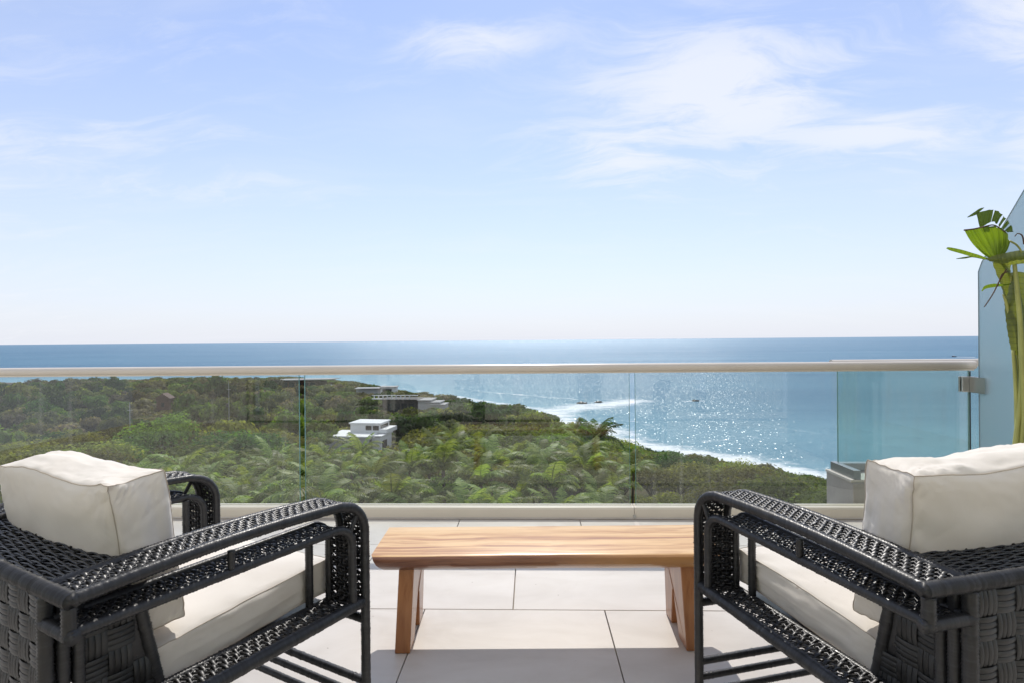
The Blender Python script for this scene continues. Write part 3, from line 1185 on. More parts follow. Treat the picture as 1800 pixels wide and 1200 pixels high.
def sag_left(c, p):
    # the top edge dips in the middle and the corner droops
    t = c[0]
    top = max(0.0, c[2])
    p[2] += top * (-0.010 * math.exp(-((t - 0.45) / 0.6) ** 2) + 0.004 * math.exp(-((t + 0.25) / 0.4) ** 2) - 0.035 * max(0, -t - 0.45) + 0.006 * max(0, t - .7))
    p[1] += 0.020 * (1 - c[2] ** 2) * (1 if c[1] > 0 else 0.5) * 0.4
    return p


def sag_right(c, p):
    top = max(0.0, c[2])
    p[2] += top * (0.012 * math.exp(-((c[0] - 0.6) / 0.5) ** 2) - 0.006 * math.exp(-((c[0] + 0.35) / 0.3) ** 2))
    p[0] *= 1 + 0.03 * (0.5 - c[2]) * 0.5
    return p


for ch, ang, sg, nm in ((chair, LANG, sag_left, 'l'), (chair2, RANG, sag_right, 'r')):
    base = ch.location
    sc_ = cushion('seat_cushion', (0.298, 0.265, 0.048), (0.008, 0.012, 0.022), 3.0 if nm == 'l' else 9.0, wr=0.009)
    put(sc_, base, ang, (0, 0.096, ZS + 0.045), tilt=math.radians(4))
    tag(sc_, 'cream canvas seat cushion on the armchair beside the dark-edged bench end' if nm == 'l' else 'cream canvas seat cushion on the armchair in front of the potted plant', 'cushion', 'cream armchair cushions')
    bc = cushion('back_cushion', (0.300, 0.060, 0.188), (0.018, 0.032, 0.014), 21.0 if nm == 'l' else 33.0, wr=0.013, sag=sg, N=60, edge_in=(0.035, 0.02, 0.03))
    put(bc, base, ang, (-0.018 if nm == 'l' else 0.008, -0.168 if nm == 'l' else -0.165, 0.725 if nm == 'l' else 0.730), tilt=math.radians(7 if nm == 'l' else 5))
    tag(bc, 'slumped cream canvas back cushion with sagging wrinkled top edge' if nm == 'l' else 'upright square cream canvas back cushion before the frosted screen', 'cushion', 'cream armchair cushions')
# ------------------------------------------------------------------ coast: land outline, sea, terrain
RNG = np.random.default_rng(11)
TOPZ = -44.0            # tops of the trees that hide the waterline
shore_px = [(1700, 893), (1560, 868), (1462, 850), (1400, 836), (1300, 819), (1200, 803), (1120, 790), (1068, 768), (1020, 754), (985, 742),
            (960, 727), (915, 717), (850, 707), (790, 698), (740, 690), (690, 682), (640, 674), (590, 667), (530, 662.5)]
shore = [onz(x, y, TOPZ) for x, y in shore_px]
poly = [(p.x, p.y) for p in shore] + [(-300, 760), (-520, 700), (-800, 760), (-1500, 700), (-1500, -200), (300, -200), (190, 60)]
POLY = np.array(poly)


def land_dist(X, Y):
    """signed distance to the shoreline: positive on land"""
    P = np.stack([X.ravel(), Y.ravel()], 1)
    best = np.full(len(P), 1e9)
    inside = np.zeros(len(P), bool)
    n = len(POLY)
    for i in range(n):
        a, b = POLY[i], POLY[(i + 1) % n]
        ab = b - a
        t = np.clip(((P - a) @ ab) / (ab @ ab), 0, 1)
        d = np.hypot(*(P - a - t[:, None] * ab).T)
        best = np.minimum(best, d)
        c = ((a[1] > P[:, 1]) != (b[1] > P[:, 1]))
        with np.errstate(divide='ignore', invalid='ignore'):
            xi = (b[0] - a[0]) * (P[:, 1] - a[1]) / (b[1] - a[1]) + a[0]
        inside ^= c & (P[:, 0] < xi)
    return np.where(inside, best, -best).reshape(X.shape)


PD = np.array([0, 25, 45, 80, 130, 200, 260, 330, 420, 500, 620, 800, 2000.])
PZ_ = np.array([-17, -17.2, -18.6, -22.0, -27.4, -34.6, -38.4, -41.6, -43.6, -44.4, -43.6, -43.2, -43.])


def ground_z(X, Y):
    X = np.asarray(X, float)
    Y = np.asarray(Y, float)
    d = np.hypot(X, Y)
    z = np.interp(d, PD, PZ_)
    z = z + 1.1 * np.sin(X * 0.031 + 1.3) * np.cos(Y * 0.027) * np.clip(d / 150, 0, 1) + 0.5 * np.sin(X * .09) * np.sin(Y * .08)
    # the rise near the point, and the bluff of the far shore
    m = onz(915, 740, -38)
    z = z + 4.6 * np.exp(-(((X - m.x) / 36) ** 2 + ((Y - m.y) / 34) ** 2))
    z = z + 2.6 * np.exp(-(((X + 330) / 200) ** 2 + ((Y - 600) / 90) ** 2))
    hh = at(640, 770, 150)
    z = z - 6.5 * np.exp(-(((X - hh.x) / 15) ** 2 + ((Y - hh.y) / 26) ** 2))
    s = land_dist(X, Y)
    coast = SEA_Z - 0.8 + np.where(s > 0, s * 0.62, s * 0.25)
    z = np.minimum(z, coast)
    far_ = np.hypot(X, Y) > 50
    z = np.where(far_, np.minimum(z, canopy_z(X, Y) - 4.2), z)
    return np.where(s > 0, np.maximum(z, SEA_Z + 0.4), z), s


SIL = [(-400, 672), (0, 671), (100, 667), (300, 665), (500, 665), (590, 669), (690, 684), (740, 692), (790, 700), (850, 712), (905, 714), (960, 728), (985, 743), (1030, 757), (1068, 769),
       (1120, 791), (1200, 804), (1300, 819), (1400, 836), (1462, 850), (1560, 868), (1800, 905)]
SIL_A, SIL_T = [], []
for x_, y_ in SIL:
    r_ = ray(x_, y_)
    SIL_A.append(math.atan2(r_.x, r_.y))
    SIL_T.append(r_.z / math.hypot(r_.x, r_.y))


def canopy_z(X, Y):
    """height of the line of sight that just clears the trees in that direction"""
    return CAM_H + np.interp(np.arctan2(X, Y), SIL_A, SIL_T) * np.hypot(X, Y)


gx = np.concatenate([np.linspace(-1400, -520, 25), np.arange(-500, 240, 7.0), np.linspace(240, 420, 8)])
gy = np.concatenate([np.arange(2, 760, 7.0), np.linspace(765, 1100, 10)])
GX, GY = np.meshgrid(gx, gy)
GZ, GS = ground_z(GX, GY)
GZ = GZ + 0.35 * np.sin(GX * 1.7) * np.sin(GY * 1.3)


def grid_mesh(name, GX, GY, GZ, mat, smooth=True):
    ny, nx = GX.shape
    V = np.stack([GX, GY, GZ], -1).reshape(-1, 3)
    i = np.arange(ny * nx).reshape(ny, nx)
    Q = np.stack([i[:-1, :-1], i[:-1, 1:], i[1:, 1:], i[1:, :-1]], -1).reshape(-1, 4)
    me = bpy.data.meshes.new(name)
    me.vertices.add(len(V))
    me.vertices.foreach_set('co', V.reshape(-1).astype(np.float32))
    me.loops.add(Q.size)
    me.loops.foreach_set('vertex_index', Q.reshape(-1).astype(np.int32))
    me.polygons.add(len(Q))
    me.polygons.foreach_set('loop_start', np.arange(0, Q.size, 4, dtype=np.int32))
    me.polygons.foreach_set('loop_total', np.full(len(Q), 4, dtype=np.int32))
    if smooth:
        me.polygons.foreach_set('use_smooth', np.ones(len(Q), bool))
    me.update(calc_edges=True)
    me.materials.append(mat)
    return link(bpy.data.objects.new(name, me))


def mat_ground():
    m, T = material('scrub_ground')
    co = objco(T)
    a = T.noise(co, 0.12, 6, 0.65)
    b = T.noise(co, 1.1, 5, 0.6)
    c = T.ramp(a, [(0.3, (0.040, 0.052, 0.020)), (0.55, (0.075, 0.075, 0.036)), (0.75, (0.13, 0.105, 0.065))])
    c = T.mix(T.m('MULTIPLY', b, 0.5), c, (0.05, 0.055, 0.022))
    # bare rock just above the water
    g = T.n('ShaderNodeNewGeometry')
    sp = T.n('ShaderNodeSeparateXYZ')
    T.set(sp.inputs[0], g.outputs['Position'])
    k = T.m('SUBTRACT', 1.0, T.smooth(T.m('ADD', sp.outputs[2], T.m('MULTIPLY', b, 3.0)), SEA_Z + 1.0, SEA_Z + 5.0))
    c = T.mix(k, c, (0.10, 0.085, 0.07))
    out(T, princ(T, c, 0.95, T.bump(b, 0.8, 0.5), spec=0.15).outputs[0])
    return m


tag(grid_mesh('terrain', GX, GY, GZ, mat_ground()), kind='structure')


def mat_sea():
    m, T = material('sea_water')
    g = T.n('ShaderNodeNewGeometry')
    pos = g.outputs['Position']
    fa = T.n('ShaderNodeAttribute', attribute_name='foam').outputs['Fac']
    sh = T.n('ShaderNodeAttribute', attribute_name='shallow').outputs['Fac']
    cm = T.n('ShaderNodeCameraData') if False else None
    w1 = T.noise(T.mapping(pos, rot=(0, 0, 0.35), sc=(0.5, 1.2, 1)), 0.035, 7, 0.62)
    w2 = T.noise(T.mapping(pos, rot=(0, 0, -0.2), sc=(0.6, 1.4, 1)), 0.22, 6, 0.65)
    w3 = T.noise(T.mapping(pos, rot=(0, 0, 0.1), sc=(0.7, 1.3, 1)), 0.9, 4, 0.6)
    swell = T.noise(T.mapping(pos, rot=(0, 0, 0.08), sc=(0.12, 1.0, 1)), 0.011, 5, 0.6)
    hgt = T.m('ADD', T.m('ADD', T.m('MULTIPLY', w1, 7.0), T.m('MULTIPLY', w2, 2.4)), T.m('MULTIPLY', w3, 0.9))
    nrm = T.bump(hgt, 1.0, 1.0)
    col_ = T.mix(T.smooth(swell, 0.35, 0.68), (0.028, 0.110, 0.190), (0.058, 0.160, 0.240))
    col_ = T.mix(sh, col_, (0.165, 0.325, 0.385))
    col_ = T.mix(T.m('MULTIPLY', T.smooth(w2, 0.5, 0.7), 0.25), col_, (0.03, 0.11, 0.19))
    df = T.n('ShaderNodeBsdfDiffuse')
    T.set(df.inputs[0], col_)
    gl = T.n('ShaderNodeBsdfGlossy')
    gl.inputs['Roughness'].default_value = 0.42
    gl.inputs[0].default_value = (0.80, 0.91, 1.0, 1)
    T.set(gl.inputs['Normal'], nrm)
    fr = T.n('ShaderNodeFresnel')
    fr.inputs[0].default_value = 1.33
    T.set(fr.inputs['Normal'], nrm)
    mx = T.n('ShaderNodeMixShader')
    T.set(mx.inputs[0], T.m('MINIMUM', T.m('MULTIPLY', fr.outputs[0], 0.55), 0.23))
    T.set(mx.inputs[1], df.outputs[0])
    T.set(mx.inputs[2], gl.outputs[0])
    # facets of the chop, each tilted its own way: the sun glints off a few
    vo = T.n('ShaderNodeTexVoronoi')
    T.set(vo.inputs['Vector'], T.mapping(pos, rot=(0, 0, 0.2), sc=(2.4, 0.9, 0.0)))
    vo.inputs['Scale'].default_value = 1.0
    ma = T.n('ShaderNodeVectorMath', operation='MULTIPLY_ADD')
    T.set(ma.inputs[0], vo.outputs['Color'])
    ma.inputs[1].default_value = (0.8, 1.15, 0.0)
    ma.inputs[2].default_value = (-0.4, -0.575, 1.0)
    nn = T.n('ShaderNodeVectorMath', operation='NORMALIZE')
    T.set(nn.inputs[0], ma.outputs[0])
    g2 = T.n('ShaderNodeBsdfGlossy')
    g2.inputs['Roughness'].default_value = 0.22
    g2.inputs[0].default_value = (1, 1, 1, 1)
    T.set(g2.inputs['Normal'], nn.outputs[0])
    mg = T.n('ShaderNodeMixShader')
    mg.inputs[0].default_value = 0.030
    T.set(mg.inputs[1], mx.outputs[0])
    T.set(mg.inputs[2], g2.outputs[0])
    mx = mg
    # foam, torn into lace
    f1 = T.noise(T.mapping(pos, rot=(0, 0, 0.4), sc=(0.7, 1.5, 1)), 0.075, 8, 0.68, 0.6)
    f2 = T.noise(T.mapping(pos, sc=(1, 1.4, 1)), 0.5, 6, 0.7, 0.5)
    tx = T.m('ADD', T.m('MULTIPLY', f1, 0.6), T.m('MULTIPLY', f2, 0.4))
    fm = T.smooth(T.m('ADD', tx, T.m('MULTIPLY', fa, 0.38)), 0.62, 0.90)
    fm = T.m('MULTIPLY', fm, T.smooth(fa, 0.03, 0.3))
    fd = T.n('ShaderNodeBsdfDiffuse')
    fd.inputs[0].default_value = (0.84, 0.86, 0.87, 1)
    T.set(fd.inputs['Normal'], T.bump(f2, 0.6, 0.8))
    m2 = T.n('ShaderNodeMixShader')
    T.set(m2.inputs[0], fm)
    T.set(m2.inputs[1], mx.outputs[0])
    T.set(m2.inputs[2], fd.outputs[0])
    out(T, m2.outputs[0])
    return m


MAT['sea'] = mat_sea()
sx = np.concatenate([-np.geomspace(90000, 420, 26), np.arange(-400, 340, 2.6), np.geomspace(345, 90000, 28)])
sy = np.concatenate([np.linspace(-200, 120, 6), np.arange(125, 640, 2.4), np.geomspace(645, 90000, 50)])
SXg, SYg = np.meshgrid(sx, sy)


def seg_dist(X, Y, pts):
    best = np.full(X.shape, 1e9)
    for a, b in zip(pts, pts[1:]):
        ax, ay = a
        bx_, by_ = b
        l2 = (bx_ - ax) ** 2 + (by_ - ay) ** 2
        t = np.clip(((X - ax) * (bx_ - ax) + (Y - ay) * (by_ - ay)) / l2, 0, 1)
        best = np.minimum(best, np.hypot(X - ax - t * (bx_ - ax), Y - ay - t * (by_ - ay)))
    return best


def seapts(px):
    return [(onz(x, y, SEA_Z).x, onz(x, y, SEA_Z).y) for x, y in px]


S = land_dist(SXg, SYg)
off = np.maximum(-S, 0)
foam = 1.0 * np.exp(-(off / 24.0) ** 2) * (S < 25)
for px, wd, amp in (([(955, 733), (975, 722), (1020, 714), (1080, 708), (1110, 704)], 23, 0.9),
                    ([(1010, 716), (1060, 711)], 24, 0.55),
                    ([(965, 734), (985, 742), (1030, 748), (1070, 760)], 20, 1.0),
                    ([(1085, 752), (1110, 762), (1160, 778)], 7, 0.55),
                    ([(900, 712), (950, 718), (985, 728)], 9, 0.7),
                    ([(1060, 765), (1130, 782), (1220, 796), (1310, 812), (1400, 829), (1470, 845)], 13, 1.0),
                    ([(1210, 790), (1290, 804), (1340, 818)], 8, 0.8),
                    ([(1100, 738), (1125, 742), (1145, 748), (1128, 756)], 5, 0.46),
                    ([(1170, 775), (1215, 777), (1280, 772)], 4.5, 0.44),
                    ([(1290, 762), (1330, 768)], 5.0, 0.40),
                    ([(1130, 706), (1200, 722), (1300, 740), (1400, 757), (1480, 770)], 4.0, 0.36),
                    ([(835, 687), (900, 693), (985, 700), (1010, 702)], 6, 0.60),
                    ([(800, 696), (860, 706), (930, 716)], 8, 0.8),
                    ([(1330, 800), (1420, 820)], 7, 0.5),
                    ([(640, 672), (720, 684), (800, 696)], 8, 0.45),
                    ([(0, 662), (120, 664), (300, 664), (480, 661)], 25, 0.3)):
    foam = np.maximum(foam, amp * np.exp(-(seg_dist(SXg, SYg, seapts(px)) / wd) ** 2))
shal = np.clip(0.80 * np.exp(-off / 130.0), 0, 1)
shal = np.maximum(shal, 0.55 * np.exp(-(((SXg - 150) / 110) ** 2 + ((SYg - 270) / 110) ** 2)))
# the swell stands up where it nears the shore
ZZ = np.full(SXg.shape, SEA_Z)
for px, wd, hh in (([(835, 687), (900, 693), (985, 700), (1010, 702)], 6, 1.1), ([(1130, 706), (1200, 722), (1300, 740), (1400, 757), (1480, 770), (1560, 785)], 4.5, 0.9)):
    dd = seg_dist(SXg, SYg, seapts(px))
    ZZ = ZZ + hh * np.exp(-(dd / wd) ** 2) * (0.8 + 0.3 * np.sin(SXg * 0.35) * np.sin(SXg * 0.12 + 1))
ZZ = ZZ + np.where((np.abs(SXg) < 400) & (SYg < 640), 0.12 * np.sin(SYg * 0.21 + 0.8 * np.sin(SXg * 0.03)) * np.sin(SXg * 0.05 + 2), 0)
sea = tag(grid_mesh('sea', SXg, SYg, ZZ, MAT['sea']), kind='structure')
for nm, arr in (('foam', foam), ('shallow', shal)):
    a = sea.data.attributes.new(nm, 'FLOAT', 'POINT')
    a.data.foreach_set('value', arr.reshape(-1).astype(np.float32))

# rocks awash and two boats
plain('wet_rock', (0.045, 0.04, 0.036), 0.45, 0.4, 0.8, bump=0.5, bscale=3)


def rock(px, py, lx, ly, lz, seed, label):
    p = onz(px, py, SEA_Z)
    bm = bmesh.new()
    bmesh.ops.create_icosphere(bm, subdivisions=3, radius=1.0)
    for v_ in bm.verts:
        n_ = mnoise.fractal(v_.co * 1.4 + Vector((seed, 0, 0)), 1.0, 2.0, 4)
        v_.co = v_.co * (1 + 0.45 * n_)
        v_.co = Vector((v_.co.x * lx, v_.co.y * ly, v_.co.z * lz))
    me = bpy.data.meshes.new('sea_rock')
    bm.to_mesh(me)
    bm.free()
    me.materials.append(MAT['wet_rock'])
    o = link(bpy.data.objects.new('sea_rock', me))
    o.location = (p.x, p.y, SEA_Z + lz * 0.15)
    tag(o, label, 'rock', 'dark rocks awash off the point')


rock(1022, 708.5, 4.2, 2.4, 1.2, 1, 'long low dark rock awash in the white surf off the point')
rock(1052, 706.5, 2.8, 1.8, 1.0, 5, 'short dark rock awash in the thin outer end of the surf')
rock(1222, 704.5, 3.0, 2.0, 1.2, 9, 'lone dark rock with a splash in open water')
sp_ = seapts([(1205, 704.5), (1235, 704)])
foam2 = np.exp(-(seg_dist(SXg, SYg, sp_) / 4.0) ** 2) * 0.75
a = sea.data.attributes['foam']
a.data.foreach_set('value', np.maximum(foam, foam2).reshape(-1).astype(np.float32))
plain('boat_dark', (0.05, 0.055, 0.07), 0.4, 0.1, 3)
plain('white_paint', (0.78, 0.78, 0.77), 0.45, 0.04, 2)


def boat(px, py, L, label):
    p = onz(px, py, SEA_Z)
    e = empty('motor_boat', (p.x, p.y, SEA_Z))
    e.rotation_euler = (0, 0, math.pi)
    tag(e, label, 'boat')
    v_, f_ = [], []
    n_ = 10
    for i in range(n_ + 1):
        t = i / n_
        w_ = L * 0.15 * (1 - max(0, (t - 0.45) / 0.55) ** 2) + 0.01
        x_ = -L / 2 + L * t
        rise = 0.08 * L * t ** 2
        v_ += [(x_, -w_, L * 0.14 + rise), (x_, -w_ * 0.5, -0.2), (x_, w_ * 0.5, -0.2), (x_, w_, L * 0.14 + rise)]
    for i in range(n_):
        for k in range(3):
            f_.append((i * 4 + k, i * 4 + k + 1, i * 4 + 4 + k + 1, i * 4 + 4 + k))
        f_.append((i * 4 + 3, i * 4, i * 4 + 4, i * 4 + 7))
    f_.append((0, 1, 2, 3))
    mk('hull', v_, f_, MAT['boat_dark'], e, True)
    MB().box((-L * .1, -L * .09, L * .14), (L * .16, L * .09, L * .30), 0.1).build('cabin', MAT['white_paint'], e)
    return p


boat(1677, 626.5, 11.0, 'small dark motor boat running far out with a white wake')
# its wake is foam on the water, a thin raised strip
wp = [onz(1681, 626.8, SEA_Z), onz(1712, 627.3, SEA_Z)]
wk = MB()
vv, ff = [], []
for i in range(13):
    t = i / 12
    c_ = wp[0].lerp(wp[1], t)
    h_ = 2.5 + 5 * t + math.sin(i * 2.1)
    vv += [(c_.x, c_.y - h_, SEA_Z + 0.25), (c_.x, c_.y, SEA_Z + 0.55), (c_.x, c_.y + h_, SEA_Z + 0.25)]
for i in range(12):
    ff += [(i * 3, i * 3 + 3, i * 3 + 4, i * 3 + 1), (i * 3 + 1, i * 3 + 4, i * 3 + 5, i * 3 + 2)]
plain('foam_white', (0.82, 0.84, 0.86), 0.9, 0.1, 0.3)
tag(mk('boat_wake', vv, ff, MAT['foam_white'], None, True), kind='stuff')

# ------------------------------------------------------------------ vegetation
def mat_leaf(name, a, b, trans=0.52, attr=False, rough=0.6, spec=0.08):
    m, T = material(name)
    ge = T.n('ShaderNodeNewGeometry')
    oi = T.n('ShaderNodeObjectInfo')
    r = ge.outputs['Random Per Island']
    if attr:
        base = T.n('ShaderNodeAttribute', attribute_name='tint').outputs['Color']
        c = T.mix(r, T.mix(1.0, base, (0.62, 0.62, 0.62), 'MULTIPLY'), T.mix(1.0, base, (1.45, 1.42, 1.3), 'MULTIPLY'))
    else:
        c = T.mix(r, a, b)
        hs = T.n('ShaderNodeHueSaturation')
        T.set(hs.inputs['Hue'], T.m('ADD', T.m('MULTIPLY', oi.outputs['Random'], 0.05), 0.475))
        T.set(hs.inputs['Value'], T.m('ADD', T.m('MULTIPLY', oi.outputs['Random'], 0.95), 0.5))
        hs.inputs['Saturation'].default_value = 0.95
        T.set(hs.inputs['Color'], c)
        c = hs.outputs[0]
    p = princ(T, c, rough, spec=spec)
    tl = T.n('ShaderNodeBsdfTranslucent')
    T.set(tl.inputs[0], T.mix(1.0, c, (1.5, 1.55, 0.65), 'MULTIPLY'))
    mx = T.n('ShaderNodeMixShader')
    mx.inputs[0].default_value = trans
    T.set(mx.inputs[1], p.outputs[0])
    T.set(mx.inputs[2], tl.outputs[0])
    out(T, mx.outputs[0])
    MAT[name] = m
    return m


mat_leaf('leaf_dark', (0.0299, 0.0794, 0.0132), (0.0812, 0.1665, 0.0302))
mat_leaf('leaf_mid', (0.0726, 0.1287, 0.0189), (0.1708, 0.2421, 0.0378))
mat_leaf('leaf_yellow', (0.125, 0.140, 0.028), (0.240, 0.245, 0.055), 0.5)
mat_leaf('leaf_olive', (0.1195, 0.1211, 0.0341), (0.2306, 0.2117, 0.0643))
mat_leaf('leaf_dry', (0.105, 0.090, 0.055), (0.185, 0.160, 0.098), 0.3)
mat_leaf('leaf_palm', (0.095, 0.145, 0.026), (0.290, 0.330, 0.080), 0.45, rough=0.5, spec=0.3)
mat_leaf('leaf_far', None, None, 0.45, attr=True)
plain('bark', (0.105, 0.082, 0.062), 0.9, 0.3, 3, bump=0.5, bscale=12)
plain('bark_pale', (0.20, 0.175, 0.145), 0.9, 0.25, 3, bump=0.5, bscale=12)


def leaf_quads(C, Nn, size, rng, aspect=0.6):
    """diamond leaves at centres C facing about Nn"""
    n = len(C)
    r = rng.normal(size=(n, 3))
    t = np.cross(Nn, r)
    t /= np.linalg.norm(t, axis=1, keepdims=True) + 1e-9
    b = np.cross(Nn, t)
    s = size * rng.uniform(0.55, 1.35, (n, 1))
    w = s * aspect
    return np.stack([C - t * s, C + b * w, C + t * s, C - b * w], 1)


def crown_quads(seed, R, H, base, lobes, per, leaf, flat=0.55, hollow=0.72, up=0.35, core=True):
    rng = np.random.default_rng(seed)
    u = rng.normal(size=(lobes, 3))
    u /= np.linalg.norm(u, axis=1, keepdims=True)
    u[:, 2] = np.abs(u[:, 2]) * 0.9 - 0.15
    rad = rng.uniform(0.35, 0.82, (lobes, 1))
    cen = u * rad * np.array([R, R, H * 0.55]) + np.array([0, 0, base + H * 0.45])
    lr = rng.uniform(0.26, 0.46, lobes) * R
    allq = []
    for i in range(lobes):
        k = int(per * (lr[i] / (0.36 * R)) ** 2)
        d = rng.normal(size=(k, 3))
        d /= np.linalg.norm(d, axis=1, keepdims=True)
        keep = d[:, 2] > -0.55 + 0.3 * rng.random(k)
        d = d[keep]
        k = len(d)
        rr = lr[i] * rng.uniform(hollow, 1.08, (k, 1))
        C = cen[i] + d * rr * np.array([1, 1, flat + 0.12])
        Nn = d * 0.8 + rng.normal(size=(k, 3)) * 0.42 + np.array([0, 0, up])
        Nn /= np.linalg.norm(Nn, axis=1, keepdims=True)
        allq.append(leaf_quads(C, Nn, leaf, rng))
        if core:
            # shaded inner foliage: a rough closed shell inside each lobe
            nu_, nv_ = 8, 5
            th = np.linspace(0, 2 * np.pi, nu_ + 1)
            ph = np.linspace(-1.2, 1.5, nv_ + 1)
            TH, PH = np.meshgrid(th, ph)
            jit = 1 + 0.22 * np.sin(TH * 3 + i) * np.cos(PH * 4 + i * 2)
            S_ = np.stack([np.cos(PH) * np.cos(TH), np.cos(PH) * np.sin(TH), np.sin(PH) * (flat + 0.12)], -1) * (lr[i] * 0.74 * jit)[..., None] + cen[i]
            allq.append(np.stack([S_[:-1, :-1], S_[:-1, 1:], S_[1:, 1:], S_[1:, :-1]], 2).reshape(-1, 4, 3))
    return np.concatenate(allq), cen


def trunk_mesh(seed, base_r, top_z, cens, name, mat, nl=9):
    rng = random.Random(seed)
    mb = MB()
    lean = Vector((rng.uniform(-.5, .5), rng.uniform(-.5, .5), 0))
    fork = Vector((lean.x, lean.y, top_z * 0.5))
    mb.tube([(0, 0, -0.8), (lean.x * .3, lean.y * .3, top_z * 0.2), fork], [base_r * 1.25, base_r * 0.9, base_r * 0.7], 7)
    idx = list(range(len(cens)))
    rng.shuffle(idx)
    for i in idx[:nl]:
        c = Vector(cens[i])
        mid = fork.lerp(c, 0.5) + Vector((rng.uniform(-.3, .3), rng.uniform(-.3, .3), rng.uniform(-.1, .5)))
        mb.tube([fork - Vector((0, 0, 0.15)), mid, c], [base_r * 0.5, base_r * 0.33, base_r * 0.12], 5)
    me_o = mb.build_fast(name, mat, None)
    me = me_o.data
    bpy.data.objects.remove(me_o)
    return me


SPECIES = []
spec_def = [
    # material, R, H, base, lobes, per, leaf, flat, label, category-name
    ('leaf_dark', 3.3, 4.0, 1.4, 30, 150, 0.17, 0.75, 'rounded dark green broadleaf tree with a dense crown on the wooded slope', 'broadleaf_tree'),
    ('leaf_mid', 3.6, 3.4, 1.6, 30, 150, 0.17, 0.6, 'mid green bushy tree with a lumpy crown on the wooded slope', 'bushy_tree'),
    ('leaf_yellow', 3.8, 2.6, 2.2, 26, 130, 0.16, 0.45, 'yellow green tree with flat spreading crown on the wooded slope', 'spreading_tree'),
    ('leaf_olive', 3.2, 2.8, 1.0, 26, 120, 0.16, 0.6, 'dull olive green scrub tree with loose crown on the wooded slope', 'scrub_tree'),
    ('leaf_dry', 3.0, 3.0, 1.4, 22, 70, 0.14, 0.6, 'sparse brownish dry tree with bare twigs on the wooded slope', 'dry_tree'),
]
for si, (mt, R, H, bs, lb, per, lf, fl, lab, nm) in enumerate(spec_def):
    for var in range(2):
        q, cen = crown_quads(100 + si * 10 + var, R, H, bs, lb, per, lf, fl, up=0.6, core=False)
        me = mk_quads('crown', q, MAT[mt], link_it=False)
        tr = trunk_mesh(si * 7 + var, 0.20, bs + H * 0.4, cen, 'trunk', MAT['bark_pale' if mt in ('leaf_dry', 'leaf_yellow') else 'bark'], 14 if mt == 'leaf_dry' else 9)
        SPECIES.append((me, tr, lab, nm, R, H + bs))
far_protos = []
for k in range(6):
    q, _ = crown_quads(500 + k, 1.0, 0.95, 0.2, 11, 26, 0.10, 0.65, 0.85)
    far_protos.append(q)

# buildings first claim their ground: (x, y, radius kept clear of trees)
clear = []
HW = at(650, 770, 188)            # white house
HD_ = at(735, 705, 330)           # long dark house with the pergola roof terrace
HF = at(540, 672, 520)            # far house with the thin roof
HG = at(665, 683, 440)            # grey roofs
HB = at(290, 697, 330)            # brown hut
hd_ = Vector((HW.x, HW.y, 0)).normalized()
clear += [(HW.x - hd_.x * 24 - 2, HW.y - hd_.y * 24, 10), (HD_.x - 2, HD_.y - 24, 17), (HD_.x + 8, HD_.y - 18, 12), (HF.x, HF.y - 22, 20), (HG.x, HG.y - 14, 12), (HW.x, HW.y, 13), (HW.x + 2, HW.y - 14, 9), (HD_.x, HD_.y, 22), (HF.x, HF.y, 26), (HG.x, HG.y, 13), (HB.x, HB.y, 7)]

# scatter
pts = []
rng = np.random.default_rng(77)
dcur = 32.0
while dcur < 720:
    spc = 6.6 + dcur * 0.0085
    nrow = int(dcur * math.radians(88) / spc)
    for k in range(nrow):
        az = math.radians(-46 + 88 * (k + rng.uniform(-.35, .35)) / nrow)
        d = dcur + rng.uniform(-0.45, 0.45) * spc
        pts.append((math.sin(az) * d, math.cos(az) * d, d, az))
    dcur += spc * 0.88
P = np.array(pts)
gz, gs = ground_z(P[:, 0], P[:, 1])
trees = []
for (x, y, d, az), z, s in zip(P, gz, gs):
    if s < 5.0:
        continue
    # lower, thinner growth in front of the houses so that their walls show
    if any(math.hypot(x - cx, y - cy) < r for cx, cy, r in clear):
        continue
    trees.append((x, y, z, d, math.degrees(az), s))
trees.sort(key=lambda t: t[3])


VIEWS = [(575, 702, 798, 182), (650, 800, 719, 322), (486, 602, 678, 512), (620, 706, 689, 432), (276, 304, 706, 325)]
VC = []
for x0_, x1_, yl_, dm_ in VIEWS:
    ra, rb, rc = ray(x0_ - 5, yl_), ray(x1_ + 5, yl_), ray((x0_ + x1_) / 2, yl_)
    VC.append((math.degrees(math.atan2(ra.x, ra.y)), math.degrees(math.atan2(rb.x, rb.y)), rc.z / math.hypot(rc.x, rc.y), dm_))


def view_room(d, az, z):
    """how tall a tree may grow here without hiding a house wall"""
    r = 1e9
    for a0, a1, sl, dm in VC:
        if a0 < az < a1 and 70 < d < dm:
            r = min(r, CAM_H + sl * d - z)
    return r


def species_of(x, y, d, az, s):
    """which kind grows where, from the photograph's drifts of colour"""
    n = mnoise.noise((x * 0.035, y * 0.035, 2.0)) + 0.35 * mnoise.noise((x * 0.15, y * 0.15, 5.0))
    r = rng.random()
    if d > 260 and az < -8:
        w = (0.26, 0.16, 0.08, 0.27, 0.23)
    elif az > 10 and d < 240:
        w = (0.16, 0.46, 0.30, 0.08, 0.0)
    elif d > 250:
        w = (0.55, 0.3, 0.1, 0.05, 0.0)
    else:
        w = (0.24, 0.26, 0.26, 0.14, 0.10)
    r = min(0.999, max(0, 0.5 + 0.75 * n + 0.35 * (r - 0.5)))
    c = 0
    for i, q in enumerate(w):
        c += q
        if r < c:
            return i
    return 1


